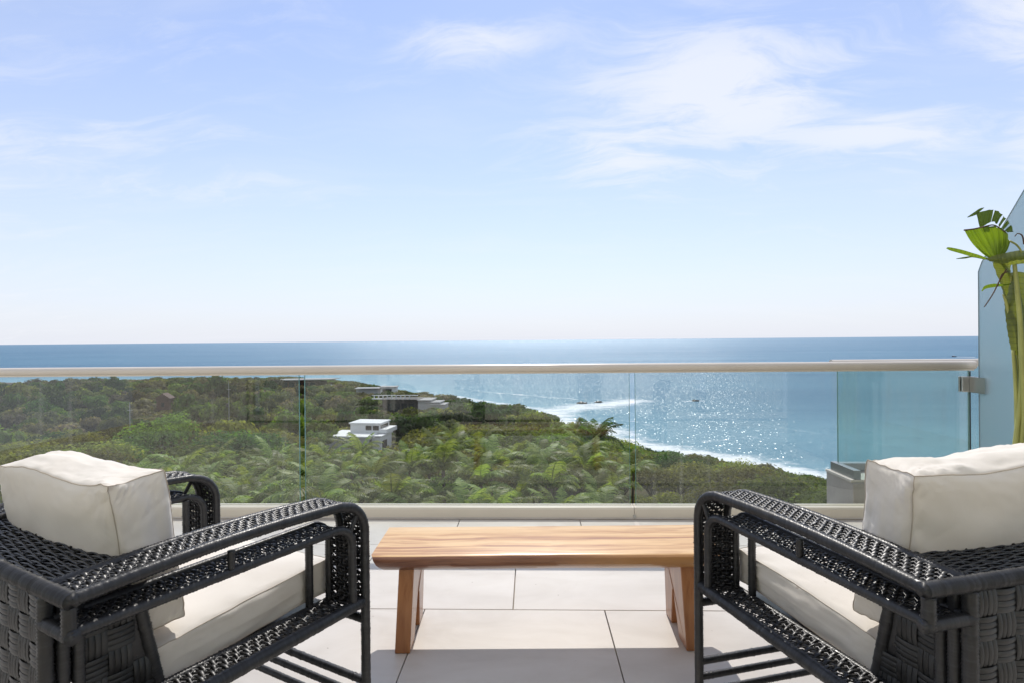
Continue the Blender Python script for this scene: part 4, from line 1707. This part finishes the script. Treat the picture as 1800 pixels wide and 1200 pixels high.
palm_zone = lambda d, az: d < 74 and -40 < az < 9.5
n_ind = 0
far_q, far_t = [], []
TINT = np.array([(0.042, 0.085, 0.017), (0.088, 0.135, 0.026), (0.145, 0.160, 0.036), (0.115, 0.118, 0.055), (0.140, 0.122, 0.080)])
first_tree = {}
for (x, y, z, d, az, s) in trees:
    si = species_of(x, y, d, az, s)
    if palm_zone(d, az) and rng.random() < 0.62:
        continue
    low = 1.0
    vroom = view_room(d, az, z)
    if vroom < 1.6:
        continue
    if palm_zone(d, az):
        low = 0.72
    edge = min(1.0, 0.55 + s / 45.0)
    if n_ind < 290 and d < 190 and abs(az) < 45:
        me, tr, lab, nm, R, H = SPECIES[si * 2 + int(rng.random() < 0.5)]
        e = empty(nm, (x, y, z - 0.1), rng.uniform(0, 6.28))
        k = (rng.uniform(1.5, 2.1) if rng.random() < 0.22 else rng.uniform(0.8, 1.4)) * low * (1.0 + 0.001 * d)
        room = float(canopy_z(x, y)) - z + min(1.0, d / 220) * (rng.uniform(-1.5, 0.4) if rng.random() < 0.75 else rng.uniform(0.3, 1.6))
        room = min(room, vroom)
        k = max(0.3, min(k, room / H)) if d > 30 else k
        e.scale = (k * rng.uniform(.92, 1.1), k * rng.uniform(.92, 1.1), k * rng.uniform(.85, 1.15))
        if s < 42:
            zn = 'along the shore above the surf'
        elif math.hypot(x - HW.x, y - HW.y) < 42:
            zn = 'around the white flat-roofed house'
        elif d < 85:
            zn = 'at the edge of the palm thicket'
        else:
            zn = 'on the wooded slope above the palms'
        lab = lab.replace('on the wooded slope', zn)
        tag(e, lab, 'tree', nm.replace('_', ' ') + 's ' + zn)
        link(bpy.data.objects.new('trunk', tr), e)
        link(bpy.data.objects.new('crown', me), e)
        n_ind += 1
    else:
        if rng.random() < 0.08 and si != 0:
            continue
        R = (4.0 + d * 0.0060) * rng.uniform(0.62, 1.4) * low
        q = far_protos[int(rng.integers(6))]
        a = rng.uniform(0, 6.28)
        c_, s_ = math.cos(a), math.sin(a)
        M = np.array([[c_, -s_, 0], [s_, c_, 0], [0, 0, 1]])
        if rng.random() < 0.15:
            continue
        H = (rng.uniform(1.4, 1.8) if rng.random() < 0.2 else rng.uniform(0.7, 1.2)) * edge * (1.15 if si == 0 else 0.9)
        room = min(vroom, float(canopy_z(x, y)) - z + min(1.0, d / 300) * (rng.uniform(-1.5, 0.6) if rng.random() < 0.75 else rng.uniform(0.6, 2.2)))
        H = max(0.30, min(H, room / (R * 1.1)))
        if room < R * 0.33:
            R = room / 0.33
        qq = (q @ M.T) * np.array([R, R, R * H]) + np.array([x, y, z + 0.3])
        far_q.append(qq)
        t = TINT[si] * rng.uniform(0.5, 1.5) * np.array([rng.uniform(.9, 1.12), 1, rng.uniform(.85, 1.15)])
        far_t.append(np.repeat(np.append(t, 1.0)[None], len(q), 0))
fq = np.concatenate(far_q)
print('individual trees', n_ind, 'far trees', len(far_q), 'far quads', len(fq))
tag(mk_quads('coastal_woodland', fq, MAT['leaf_far'], attr=np.concatenate(far_t)), 'mixed green and brown coastal woodland beyond the nearer trees', None, kind='stuff')

# palms: each frond a part
def frond_mesh(seed, L=3.1):
    r = random.Random(seed)
    q = []
    bend = r.uniform(0.45, 0.95)
    N = 22
    spine = []
    for i in range(N + 1):
        t = i / N
        a = math.radians(64) - t ** 1.2 * math.radians(118) * bend
        if i == 0:
            spine.append(Vector((0, 0, 0)))
        else:
            spine.append(spine[-1] + Vector((math.cos(a), 0, math.sin(a))) * (L / N))
    mb = MB()
    mb.tube(spine[::3] + [spine[-1]], [0.035 * (1 - i / 9) + 0.006 for i in range(len(spine[::3]) + 1)], 4)
    for i in range(2, N + 1):
        t = i / N
        p = spine[i]
        tg = (spine[i] - spine[i - 1]).normalized()
        ln = 0.85 * math.sin(math.pi * min(1, 0.12 + 0.86 * t)) ** 0.7 * r.uniform(.85, 1.1)
        for s in (-1, 1):
            side = Vector((0, s, 0))
            dr = (side * 0.8 + tg * 0.55 + Vector((0, 0, -0.18 + r.uniform(-.15, .1)))).normalized()
            m_ = p + dr * ln * 0.55
            e_ = p + dr * ln + Vector((0, 0, -0.32 * ln))
            w_ = tg * 0.055
            mb.add([p - w_, p + w_, m_ + w_ * 0.9, m_ - w_ * 0.9], [(0, 1, 2, 3)])
            mb.add([m_ - w_ * 0.9, m_ + w_ * 0.9, e_], [(0, 1, 2)])
    o = mb.build_fast('frond', MAT['leaf_palm'], None)
    me = o.data
    bpy.data.objects.remove(o)
    return me


FR = [frond_mesh(k) for k in range(4)]
PT = MB().tube([(0, 0, -1), (0.1, 0, 2.2), (0.16, 0.05, 4.6), (0.1, 0.1, 7.0)], [0.20, 0.15, 0.13, 0.12], 8).build_fast('trunk', MAT['bark'], None)
PTm = PT.data
bpy.data.objects.remove(PT)


FRD = []
for me_ in FR:
    m2_ = me_.copy()
    m2_.materials[0] = MAT['leaf_dark']
    FRD.append(m2_)


def palm(x, y, z, k, seed, label, group, nf=15, FR=FR):
    r = random.Random(seed)
    e = empty('palm_tree', (x, y, z), r.uniform(0, 6.28))
    e.scale = (k, k, k)
    tag(e, label, 'palm', group)
    link(bpy.data.objects.new('trunk', PTm), e)
    for i in range(nf):
        o = link(bpy.data.objects.new('frond', FR[r.randrange(4)]), e)
        o.location = (0.1, 0.1, 6.95)
        o.rotation_euler = (r.uniform(-.15, .15), r.uniform(-0.50, 0.40), i * 2.399 + r.uniform(-.3, .3))
        s = r.uniform(0.8, 1.2)
        o.scale = (s, s, s)


np_ = 0
for d in (41, 46, 52, 59, 67):
    for az in np.arange(-37, 9.5, 4.1 * 44 / d):
        a = math.radians(az + rng.uniform(-1.4, 1.4))
        dd = d + rng.uniform(-2.5, 2.5)
        x, y = math.sin(a) * dd, math.cos(a) * dd
        z = float(ground_z(np.array([x]), np.array([y]))[0][0])
        palm(x, y, z - 0.3, rng.uniform(0.95, 1.3), int(rng.integers(1e6)), 'arching green palm in the thicket below the terrace', 'palms in the thicket below the terrace', 13)
        np_ += 1
print('palms', np_)
for px, py, d, k, lab in ((1016, 764, 104, 1.15, 'short brownish palm standing against the white surf beside a bigger palm'), (1050, 774, 98, 1.6, 'full dark green palm standing alone against the white surf')):
    p = at(px, py, d)
    palm(p.x, p.y, p.z - 7.0 * k, k, int(px), lab, None, 22, FRD if px > 1030 else FR)

# ------------------------------------------------------------------ houses and poles on the slope
plain('house_white', (0.74, 0.74, 0.73), 0.7, 0.05, 0.5)
plain('house_grey', (0.40, 0.40, 0.40), 0.8, 0.08, 0.4)
plain('house_dark', (0.060, 0.050, 0.045), 0.7, 0.2, 0.4)
plain('roof_grey', (0.34, 0.335, 0.33), 0.8, 0.1, 0.3)
plain('house_brown', (0.085, 0.045, 0.032), 0.8, 0.2, 0.5)
plain('window_dark', (0.03, 0.035, 0.04), 0.15, 0.1, 0.5)


def house(name, loc, rz, label):
    e = empty(name, loc, rz)
    tag(e, label, 'house')
    return e


gzf = lambda p: float(ground_z(np.array([p.x]), np.array([p.y]))[0][0])
# white house: lower block with a flat roof, set-back upper block with a terrace parapet
g0 = at(640, 760, 188)
zr = g0.z                          # level of the lower roof
h = house('white_house', (HW.x, HW.y, zr - 6.2), math.radians(-8), 'white flat-roofed two-storey modern house among the trees')
MB().box((-12.0, -7.0, 0), (2.6, 5, 5.7)).build('lower_wall', MAT['house_grey'], h)
MB().box((2.62, -4.2, 0), (5.6, 5, 5.5)).build('side_wing', MAT['house_white'], h)
MB().box((-12.3, -7.3, 5.72), (2.9, 5.2, 6.2), 0.05).build('lower_roof', MAT['house_white'], h)
MB().box((3.22, -4.6, 5.74), (6.0, 5.2, 6.05), 0.05).build('wing_roof', MAT['house_white'], h)
MB().box((2.605, -6.2, 0.3), (2.66, -4.4, 5.0)).build('glass_door', MAT['window_dark'], h)
MB().box((5.605, -3.0, 1.2), (5.65, 1.0, 4.2)).build('window', MAT['window_dark'], h)
MB().box((-7.0, 0.4, 6.22), (3.4, 8.5, 9.0)).build('upper_wall', MAT['house_white'], h)
MB().box((-7.4, 0.0, 9.02), (3.8, 8.9, 9.45), 0.05).build('upper_roof', MAT['house_white'], h)
MB().box((3.42, -0.4, 6.22), (6.2, 8.5, 7.5)).build('terrace_parapet', MAT['house_white'], h)
for k in range(2):
    MB().box((-1.6 + k * 2.5, 0.345, 7.0), (0.5 + k * 2.5, 0.395, 8.5)).build('window', MAT['window_dark'], h)
for k in range(3):
    MB().box((3.6 + k * 1.1, -0.38, 7.52), (3.68 + k * 1.1, -0.30, 8.5)).build('terrace_post', MAT['house_white'], h)
MB().box((3.405, 0.9, 7.0), (3.45, 7.5, 8.6)).build('window', MAT['window_dark'], h)
# long dark house below a planted rise, white pergola bars on its roof terrace, grey slabs stepping down
g0 = at(700, 700, 330)
h = house('dark_house', (HD_.x, HD_.y, g0.z - 9.5), math.radians(-4), 'long dark modern house with white pergola bars and stepped grey roofs near the shore')
MB().box((-20, -4, 0), (1.5, 8, 9.0)).build('dark_wall', MAT['house_dark'], h)
MB().box((-21, -5, 8.98), (2.2, 9, 9.5), 0.05).build('roof_terrace', MAT['house_dark'], h)
for k in range(9):
    MB().box((-25 + k * 2.6, -4.6, 9.52), (-24.4 + k * 2.6, -4.0, 11.6)).build('pergola_post', MAT['house_white'], h)
MB().box((-26, -4.8, 11.62), (1.0, -3.8, 11.9)).build('pergola_beam', MAT['house_white'], h)
MB().box((-26, -4.9, 9.51), (-20.2, -3.0, 9.9)).build('terrace_edge', MAT['house_white'], h)
for k, (x0, x1, zt) in enumerate(((1.6, 9.0, 9.4), (6.0, 14.5, 8.3), (9.5, 17.5, 7.2))):
    MB().box((x0, -6 - k * 1.2, 0), (x1, 7.0 - k * 3.0, zt - 0.45)).build('stepped_wall', MAT['house_grey'], h)
    MB().box((x0 - 0.5, -7 - k * 1.2, zt - 0.43), (x1 + 0.5, 7.4 - k * 3.0, zt), 0.05).build('stepped_roof', MAT['roof_grey'], h)
for k in range(4):
    MB().box((-17 + k * 4.2, -4.06, 1.5), (-14 + k * 4.2, -4.01, 7.0)).build('window', MAT['window_dark'], h)
# far house with a long thin overhanging roof
g0 = at(540, 667, 520)
h = house('long_roofed_house', (HF.x, HF.y, g0.z - 9.5), math.radians(-10), 'brown far house under a long thin overhanging roof on the headland')
MB().box((-26, -5, 0), (15, 8, 8.9)).build('wall', MAT['house_brown'], h)
MB().prism([(-28, 9.0), (28, 10.6), (28, 11.1), (-28, 9.9)], 'y', -8, 10).build('roof', MAT['roof_grey'], h)
MB().box((16, -4, 0), (26, 6, 5.0)).build('annex', MAT['house_white'], h)
for k in range(5):
    MB().box((-22 + k * 7, -5.1, 3.0), (-17 + k * 7, -5.02, 7.5)).build('window', MAT['window_dark'], h)
# grey roofs in front of the point
g0 = at(665, 680, 440)
h = house('grey_roofed_house', (HG.x, HG.y, g0.z - 6), math.radians(5), 'low house with pale grey flat roofs nearest the headland point')
MB().box((-16, -4, 0), (2, 6, 5.3)).build('wall', MAT['house_grey'], h)
MB().box((-17, -6, 5.32), (3, 7, 5.8), .05).build('roof', MAT['roof_grey'], h)
MB().box((2.4, -5, 0), (14, 6, 6.2)).build('wall', MAT['house_white'], h)
MB().box((1.9, -6, 6.22), (15, 7, 6.7), .05).build('roof', MAT['roof_grey'], h)
MB().box((4, -5.1, 2.5), (11, -5.02, 5.2)).build('window', MAT['window_dark'], h)
# brown hut
g0 = at(290, 690, 330)
h = house('brown_hut', (HB.x, HB.y, g0.z - 7.5), math.radians(12), 'small dark red-brown hut with a steep roof half hidden by trees')
MB().box((-3.4, -3, -2), (3.4, 3, 4.5)).build('wall', MAT['house_brown'], h)
MB().prism([(-4.2, 4.52), (4.2, 4.52), (0, 7.6)], 'y', -3.8, 3.8).build('roof', MAT['house_brown'], h)
MB().box((-0.8, -3.1, 0), (0.8, -3.02, 2.2)).build('door', MAT['window_dark'], h)
# slender poles
for px, y0, y1, d, lab in ((228, 706, 752, 150, 'thin pale pole with a short crossarm in the dark trees'), (402, 669, 722, 190, 'tall thin pale pole with a dark box near its middle')):
    t_ = at(px, y0, d)
    b_ = at(px, y1, d)
    b_.z -= 4
    e = empty('utility_pole', (t_.x, t_.y, b_.z))
    tag(e, lab, 'pole')
    L_ = t_.z - b_.z
    MB().tube([(0, 0, -3), (0, 0, L_)], [0.09, 0.06], 8).build('post', MAT['house_grey'], e, True)
    MB().box((-0.7, -0.05, L_ * 0.80), (0.7, 0.05, L_ * 0.80 + 0.1)).build('crossarm', MAT['house_grey'], e)
    if px > 300:
        MB().box((-0.9, -0.3, L_ * 0.38), (-0.1, 0.3, L_ * 0.38 + 1.3), .05).build('transformer_box', MAT['house_dark'], e)
# ------------------------------------------------------------------ potted bird-of-paradise plant by the frosted screen
def mat_blade(name, a, b, trans):
    m, T = material(name)
    co = objco(T)
    ge = T.n('ShaderNodeNewGeometry')
    n = T.noise(co, 9.0, 4)
    uv = T.n('ShaderNodeAttribute', attribute_name='vein').outputs['Fac']
    c = T.mix(n, a, b)
    c = T.mix(T.m('MULTIPLY', T.smooth(T.m('SINE', T.m('MULTIPLY', uv, 95.0)), 0.3, 1.0), 0.35), c, tuple(q * 0.55 for q in a))
    p = princ(T, c, 0.35, T.bump(T.m('SINE', T.m('MULTIPLY', uv, 190.0)), 0.25, 0.002), spec=0.4)
    tl = T.n('ShaderNodeBsdfTranslucent')
    T.set(tl.inputs[0], T.mix(1.0, c, (1.9, 1.9, 0.5), 'MULTIPLY'))
    mx = T.n('ShaderNodeMixShader')
    mx.inputs[0].default_value = trans
    T.set(mx.inputs[1], p.outputs[0])
    T.set(mx.inputs[2], tl.outputs[0])
    out(T, mx.outputs[0])
    MAT[name] = m


mat_blade('blade_green', (0.095, 0.160, 0.020), (0.195, 0.270, 0.038), 0.5)
mat_blade('blade_olive', (0.140, 0.165, 0.045), (0.215, 0.240, 0.075), 0.4)
mat_blade('blade_dark', (0.050, 0.085, 0.026), (0.090, 0.130, 0.045), 0.3)
plain('stalk_green', (0.40, 0.41, 0.12), 0.4, 0.2, 6)
plain('dry_brown', (0.120, 0.065, 0.035), 0.8, 0.3, 12)
plain('pot_grey', (0.20, 0.195, 0.185), 0.7, 0.1, 4, bump=0.2)
plain('soil', (0.05, 0.038, 0.028), 0.95, 0.3, 20, bump=0.6)

PB = at(1792, 800, 3.02)
plant = empty('potted_plant', (PB.x, PB.y, 0))
tag(plant, 'tall bird-of-paradise plant with torn green paddle leaves against the frosted screen', 'plant')
OFF = Vector((PB.x, PB.y, 0))


def loft(name, rows, mat, nu=10, nv=18, ripple=0.004, freq=9.0, seed=0, gaps=()):
    """leaf blade through rows of (px, py, depth); rows run along the leaf, points across it"""
    rows = [[at(x, y, d) - OFF for x, y, d in r] for r in rows]

    def interp(L, t):
        f_ = t * (len(L) - 1)
        i = min(int(f_), len(L) - 2)
        u = f_ - i
        p0 = L[max(i - 1, 0)]
        p1, p2 = L[i], L[i + 1]
        p3 = L[min(i + 2, len(L) - 1)]
        return 0.5 * ((2 * p1) + (p2 - p0) * u + (2 * p0 - 5 * p1 + 4 * p2 - p3) * u * u + (3 * p1 - p0 - 3 * p2 + p3) * u ** 3)
    V, Fc, vein = [], [], []
    for i in range(nv + 1):
        t = i / nv
        cross = [interp([r[k] for r in rows], t) for k in range(len(rows[0]))]
        for j in range(nu + 1):
            u = j / nu
            p = interp(cross, u)
            n = mnoise.noise((u * 2.0, t * 2, seed))
            p = p + Vector((0.2, -1, 0.2)) * (ripple * math.sin(freq * 2 * math.pi * t + 2 * n) + 0.4 * ripple * n)
            V.append(p)
            vein.append(t)
    for i in range(nv):
        if i in gaps:
            continue
        for j in range(nu):
            a = i * (nu + 1) + j
            Fc.append((a, a + 1, a + nu + 2, a + nu + 1))
    o = mk(name, V, Fc, MAT[mat], plant, True)
    at_ = o.data.attributes.new('vein', 'FLOAT', 'POINT')
    at_.data.foreach_set('value', vein)
    return o


def stalk(name, pts, r0, r1, mat='stalk_green'):
    P_ = [at(x, y, d) - OFF if len(q) == 3 and x > 50 else Vector(q) for q in pts for (x, y, d) in [q]]
    Q = []
    n = len(P_)
    for i in range(n - 1):
        for k in range(5):
            u = k / 5
            p0, p1, p2, p3 = P_[max(i - 1, 0)], P_[i], P_[i + 1], P_[min(i + 2, n - 1)]
            Q.append(0.5 * ((2 * p1) + (p2 - p0) * u + (2 * p0 - 5 * p1 + 4 * p2 - p3) * u * u + (3 * p1 - p0 - 3 * p2 + p3) * u ** 3))
    Q.append(P_[-1])
    return MB().tube(Q, [r0 + (r1 - r0) * i / (len(Q) - 1) for i in range(len(Q))], 8).build_fast(name, MAT[mat], plant)


D = 3.0
# cupped torn leaf, lit from behind: rows run round the fan, across = base to torn rim
loft('leaf_blade', [[(1741, 455, D), (1716, 436, D - .02), (1695, 405, D - .05)], [(1743, 454, D), (1722, 430, D), (1706, 403, D - .03)], [(1747, 454, D), (1735, 426, D + .02), (1722, 402, D)],
                    [(1750, 453, D), (1746, 424, D + .03), (1738, 398, D + .02)], [(1754, 453, D), (1756, 425, D + .03), (1754, 400, D + .02)], [(1758, 452, D), (1766, 430, D + .01), (1766, 408, D + .02)],
                    [(1762, 451, D), (1772, 438, D - .01), (1776, 424, D)]], 'blade_green', 10, 42, 0.006, 7, 1)
# dry torn rim
stalk('torn_rim', [(1695, 405, D - .055), (1712, 403, D - .03), (1730, 399, D), (1746, 396, D + .02), (1758, 402, D + .02), (1768, 409, D + .02)], 0.004, 0.003, 'dry_brown')
# arching dark leaf above it, slit into strips
loft('leaf_blade', [[(1716, 374, D + .03), (1722, 400, D + .05)], [(1727, 372, D + .03), (1727, 399, D + .05)], [(1741, 369, D + .04), (1737, 393, D + .05)], [(1753, 371, D + .05), (1746, 390, D + .05)],
                    [(1764, 380, D + .06), (1754, 396, D + .05)], [(1775, 393, D + .06), (1764, 405, D + .05)], [(1782, 408, D + .06), (1772, 409, D + .05)]], 'blade_dark', 6, 30, 0.003, 8, 2, gaps=(12, 19, 22, 25))
loft('leaf_strip', [[(1700, 382, D + .03), (1701, 383, D + .03)], [(1713, 373, D + .03), (1716, 378, D + .03)], [(1722, 367, D + .03), (1724, 371, D + .03)], [(1730, 365, D + .03), (1730, 366, D + .03)]], 'blade_dark', 3, 10, 0.001, 3, 3)
# long leaf lying out to both sides
loft('leaf_blade', [[(1733, 455, D - .03), (1734, 457, D - .03), (1735, 458, D - .03)], [(1750, 449, D - .02), (1752, 456, D - .05), (1754, 463, D - .03)], [(1772, 444, D), (1775, 455, D - .05), (1778, 466, D - .02)],
                    [(1800, 441, D + .02), (1802, 453, D - .04), (1804, 464, D)], [(1835, 452, D + .04), (1838, 460, D), (1838, 472, D + .02)], [(1862, 478, D + .05), (1862, 480, D + .04), (1862, 484, D + .05)]], 'blade_olive', 10, 30, 0.003, 10, 4)
loft('leaf_strip', [[(1663, 437, D - .05), (1664, 438, D - .05)], [(1670, 435, D - .05), (1671, 441, D - .05)], [(1700, 442, D - .04), (1698, 449, D - .04)], [(1722, 449, D - .03), (1720, 454, D - .03)], [(1736, 454, D - .03), (1736, 457, D - .03)]], 'blade_green', 3, 14, 0.001, 3, 5)
loft('leaf_strip', [[(1681, 455, D), (1681, 456, D)], [(1696, 452, D), (1697, 455, D)], [(1710, 451, D), (1710, 453, D)], [(1732, 456, D), (1732, 457, D)]], 'blade_dark', 2, 8, 0.001, 2, 6)
# pale back of a furled leaf, and the broad hanging paddle
loft('leaf_blade', [[(1744, 461, D + .02), (1764, 462, D), (1777, 463, D + .03)], [(1750, 478, D + .02), (1764, 480, D), (1776, 480, D + .03)], [(1758, 498, D + .02), (1766, 500, D), (1774, 502, D + .02)], [(1764, 519, D + .02), (1767, 520, D), (1770, 521, D + .02)]], 'blade_olive', 8, 14, 0.002, 4, 7)
loft('leaf_blade', [[(1776, 480, D + .06), (1790, 478, D + .02), (1806, 480, D + .06)], [(1770, 506, D + .06), (1790, 506, D + .01), (1815, 508, D + .06)], [(1766, 535, D + .06), (1790, 535, D), (1820, 537, D + .06)],
                    [(1769, 570, D + .06), (1791, 570, D), (1818, 572, D + .06)], [(1774, 600, D + .05), (1793, 602, D + .01), (1810, 600, D + .05)], [(1779, 621, D + .03), (1794, 624, D + .02), (1800, 622, D + .03)]], 'blade_olive', 12, 30, 0.002, 12, 8)
loft('leaf_blade', [[(1725, 512, D - .03), (1726, 513, D - .03)], [(1731, 503, D - .03), (1733, 508, D - .03)], [(1748, 499, D - .02), (1750, 505, D - .02)], [(1765, 500, D), (1764, 503, D)], [(1778, 498, D), (1778, 500, D)]], 'blade_green', 3, 14, 0.001, 3, 9)
# leaves out to the side, beyond the others
loft('leaf_blade', [[(1830, 470, 2.95), (1840, 470, 2.9), (1850, 470, 2.95)], [(1815, 400, 2.95), (1845, 400, 2.9), (1880, 405, 2.95)], [(1825, 330, 2.95), (1860, 325, 2.92), (1900, 330, 2.95)], [(1860, 280, 3.0), (1880, 276, 3.0), (1900, 282, 3.0)]], 'blade_green', 10, 26, 0.004, 10, 10)
z0 = 0.40
b = lambda x, y: (x, y, z0)
stalk('leaf_stalk', [(1783, 462, D), (1788, 510, D - .02), (1793, 560, D - .02), (1797, 640, D - .02), (1800, 720, D), b(-0.01, 0.0)], 0.009, 0.017)
stalk('leaf_stalk', [(1781, 615, D + .03), (1785, 670, D + .03), (1787, 730, D + .02), (1786, 790, D + .02), b(-0.04, 0.03)], 0.008, 0.013)
stalk('leaf_stalk', [(1796, 615, D + .02), (1794, 680, D + .01), (1790, 730, D + .01), (1783, 796, D), b(-0.055, -0.01)], 0.008, 0.014)
stalk('leaf_stalk', [(1803, 640, D), (1800, 720, D), (1793, 797, D), b(-0.02, -0.04)], 0.010, 0.017)
stalk('leaf_stalk', [(1764, 518, D + .02), (1775, 560, D + .05), (1784, 640, D + .06), (1790, 740, D + .05), b(0.0, 0.05)], 0.006, 0.014)
stalk('leaf_stalk', [(1752, 453, D), (1766, 470, D + .03), (1778, 500, D + .05), (1790, 600, D + .07), b(0.03, 0.06)], 0.006, 0.014)
stalk('leaf_stalk', [(1838, 470, 2.93), (1830, 600, 2.95), (1812, 760, 3.0), b(0.05, 0.0)], 0.008, 0.016)
stalk('dry_stalk', [(1769, 474, D - .02), (1757, 494, D - .03), (1746, 516, D - .03), (1733, 536, D - .03), (1730, 540, D - .03)], 0.0035, 0.0022, 'dry_brown')
stalk('dry_stalk', [(1772, 478, D - .02), (1762, 482, D - .03), (1757, 492, D - .03), (1754, 504, D - .02)], 0.003, 0.002, 'dry_brown')
stalk('dry_stalk', [(1800, 430, D), (1797, 415, D), (1789, 411, D), (1784, 416, D)], 0.004, 0.002, 'dry_brown')
stalk('dry_stalk', [(1775, 424, D), (1788, 432, D), (1796, 446, D), (1792, 460, D)], 0.005, 0.004, 'stalk_green')
pot = []
n = 28
for zz, rr in ((0.0, 0.125), (0.02, 0.14), (0.40, 0.185), (0.445, 0.19), (0.45, 0.185), (0.445, 0.172), (0.40, 0.168)):
    pot.append([(rr * math.cos(k * 2 * math.pi / n), rr * math.sin(k * 2 * math.pi / n), zz) for k in range(n)])
V = [p for r in pot for p in r]
Fc = []
for i in range(len(pot) - 1):
    for k in range(n):
        Fc.append((i * n + k, i * n + (k + 1) % n, (i + 1) * n + (k + 1) % n, (i + 1) * n + k))
Fc.append(tuple(range(n - 1, -1, -1)))
mk('pot', V, Fc, MAT['pot_grey'], plant, True)
mk('soil', [(0.17 * math.cos(k * 2 * math.pi / n), 0.17 * math.sin(k * 2 * math.pi / n), 0.405) for k in range(n)], [tuple(range(n))], MAT['soil'], plant)
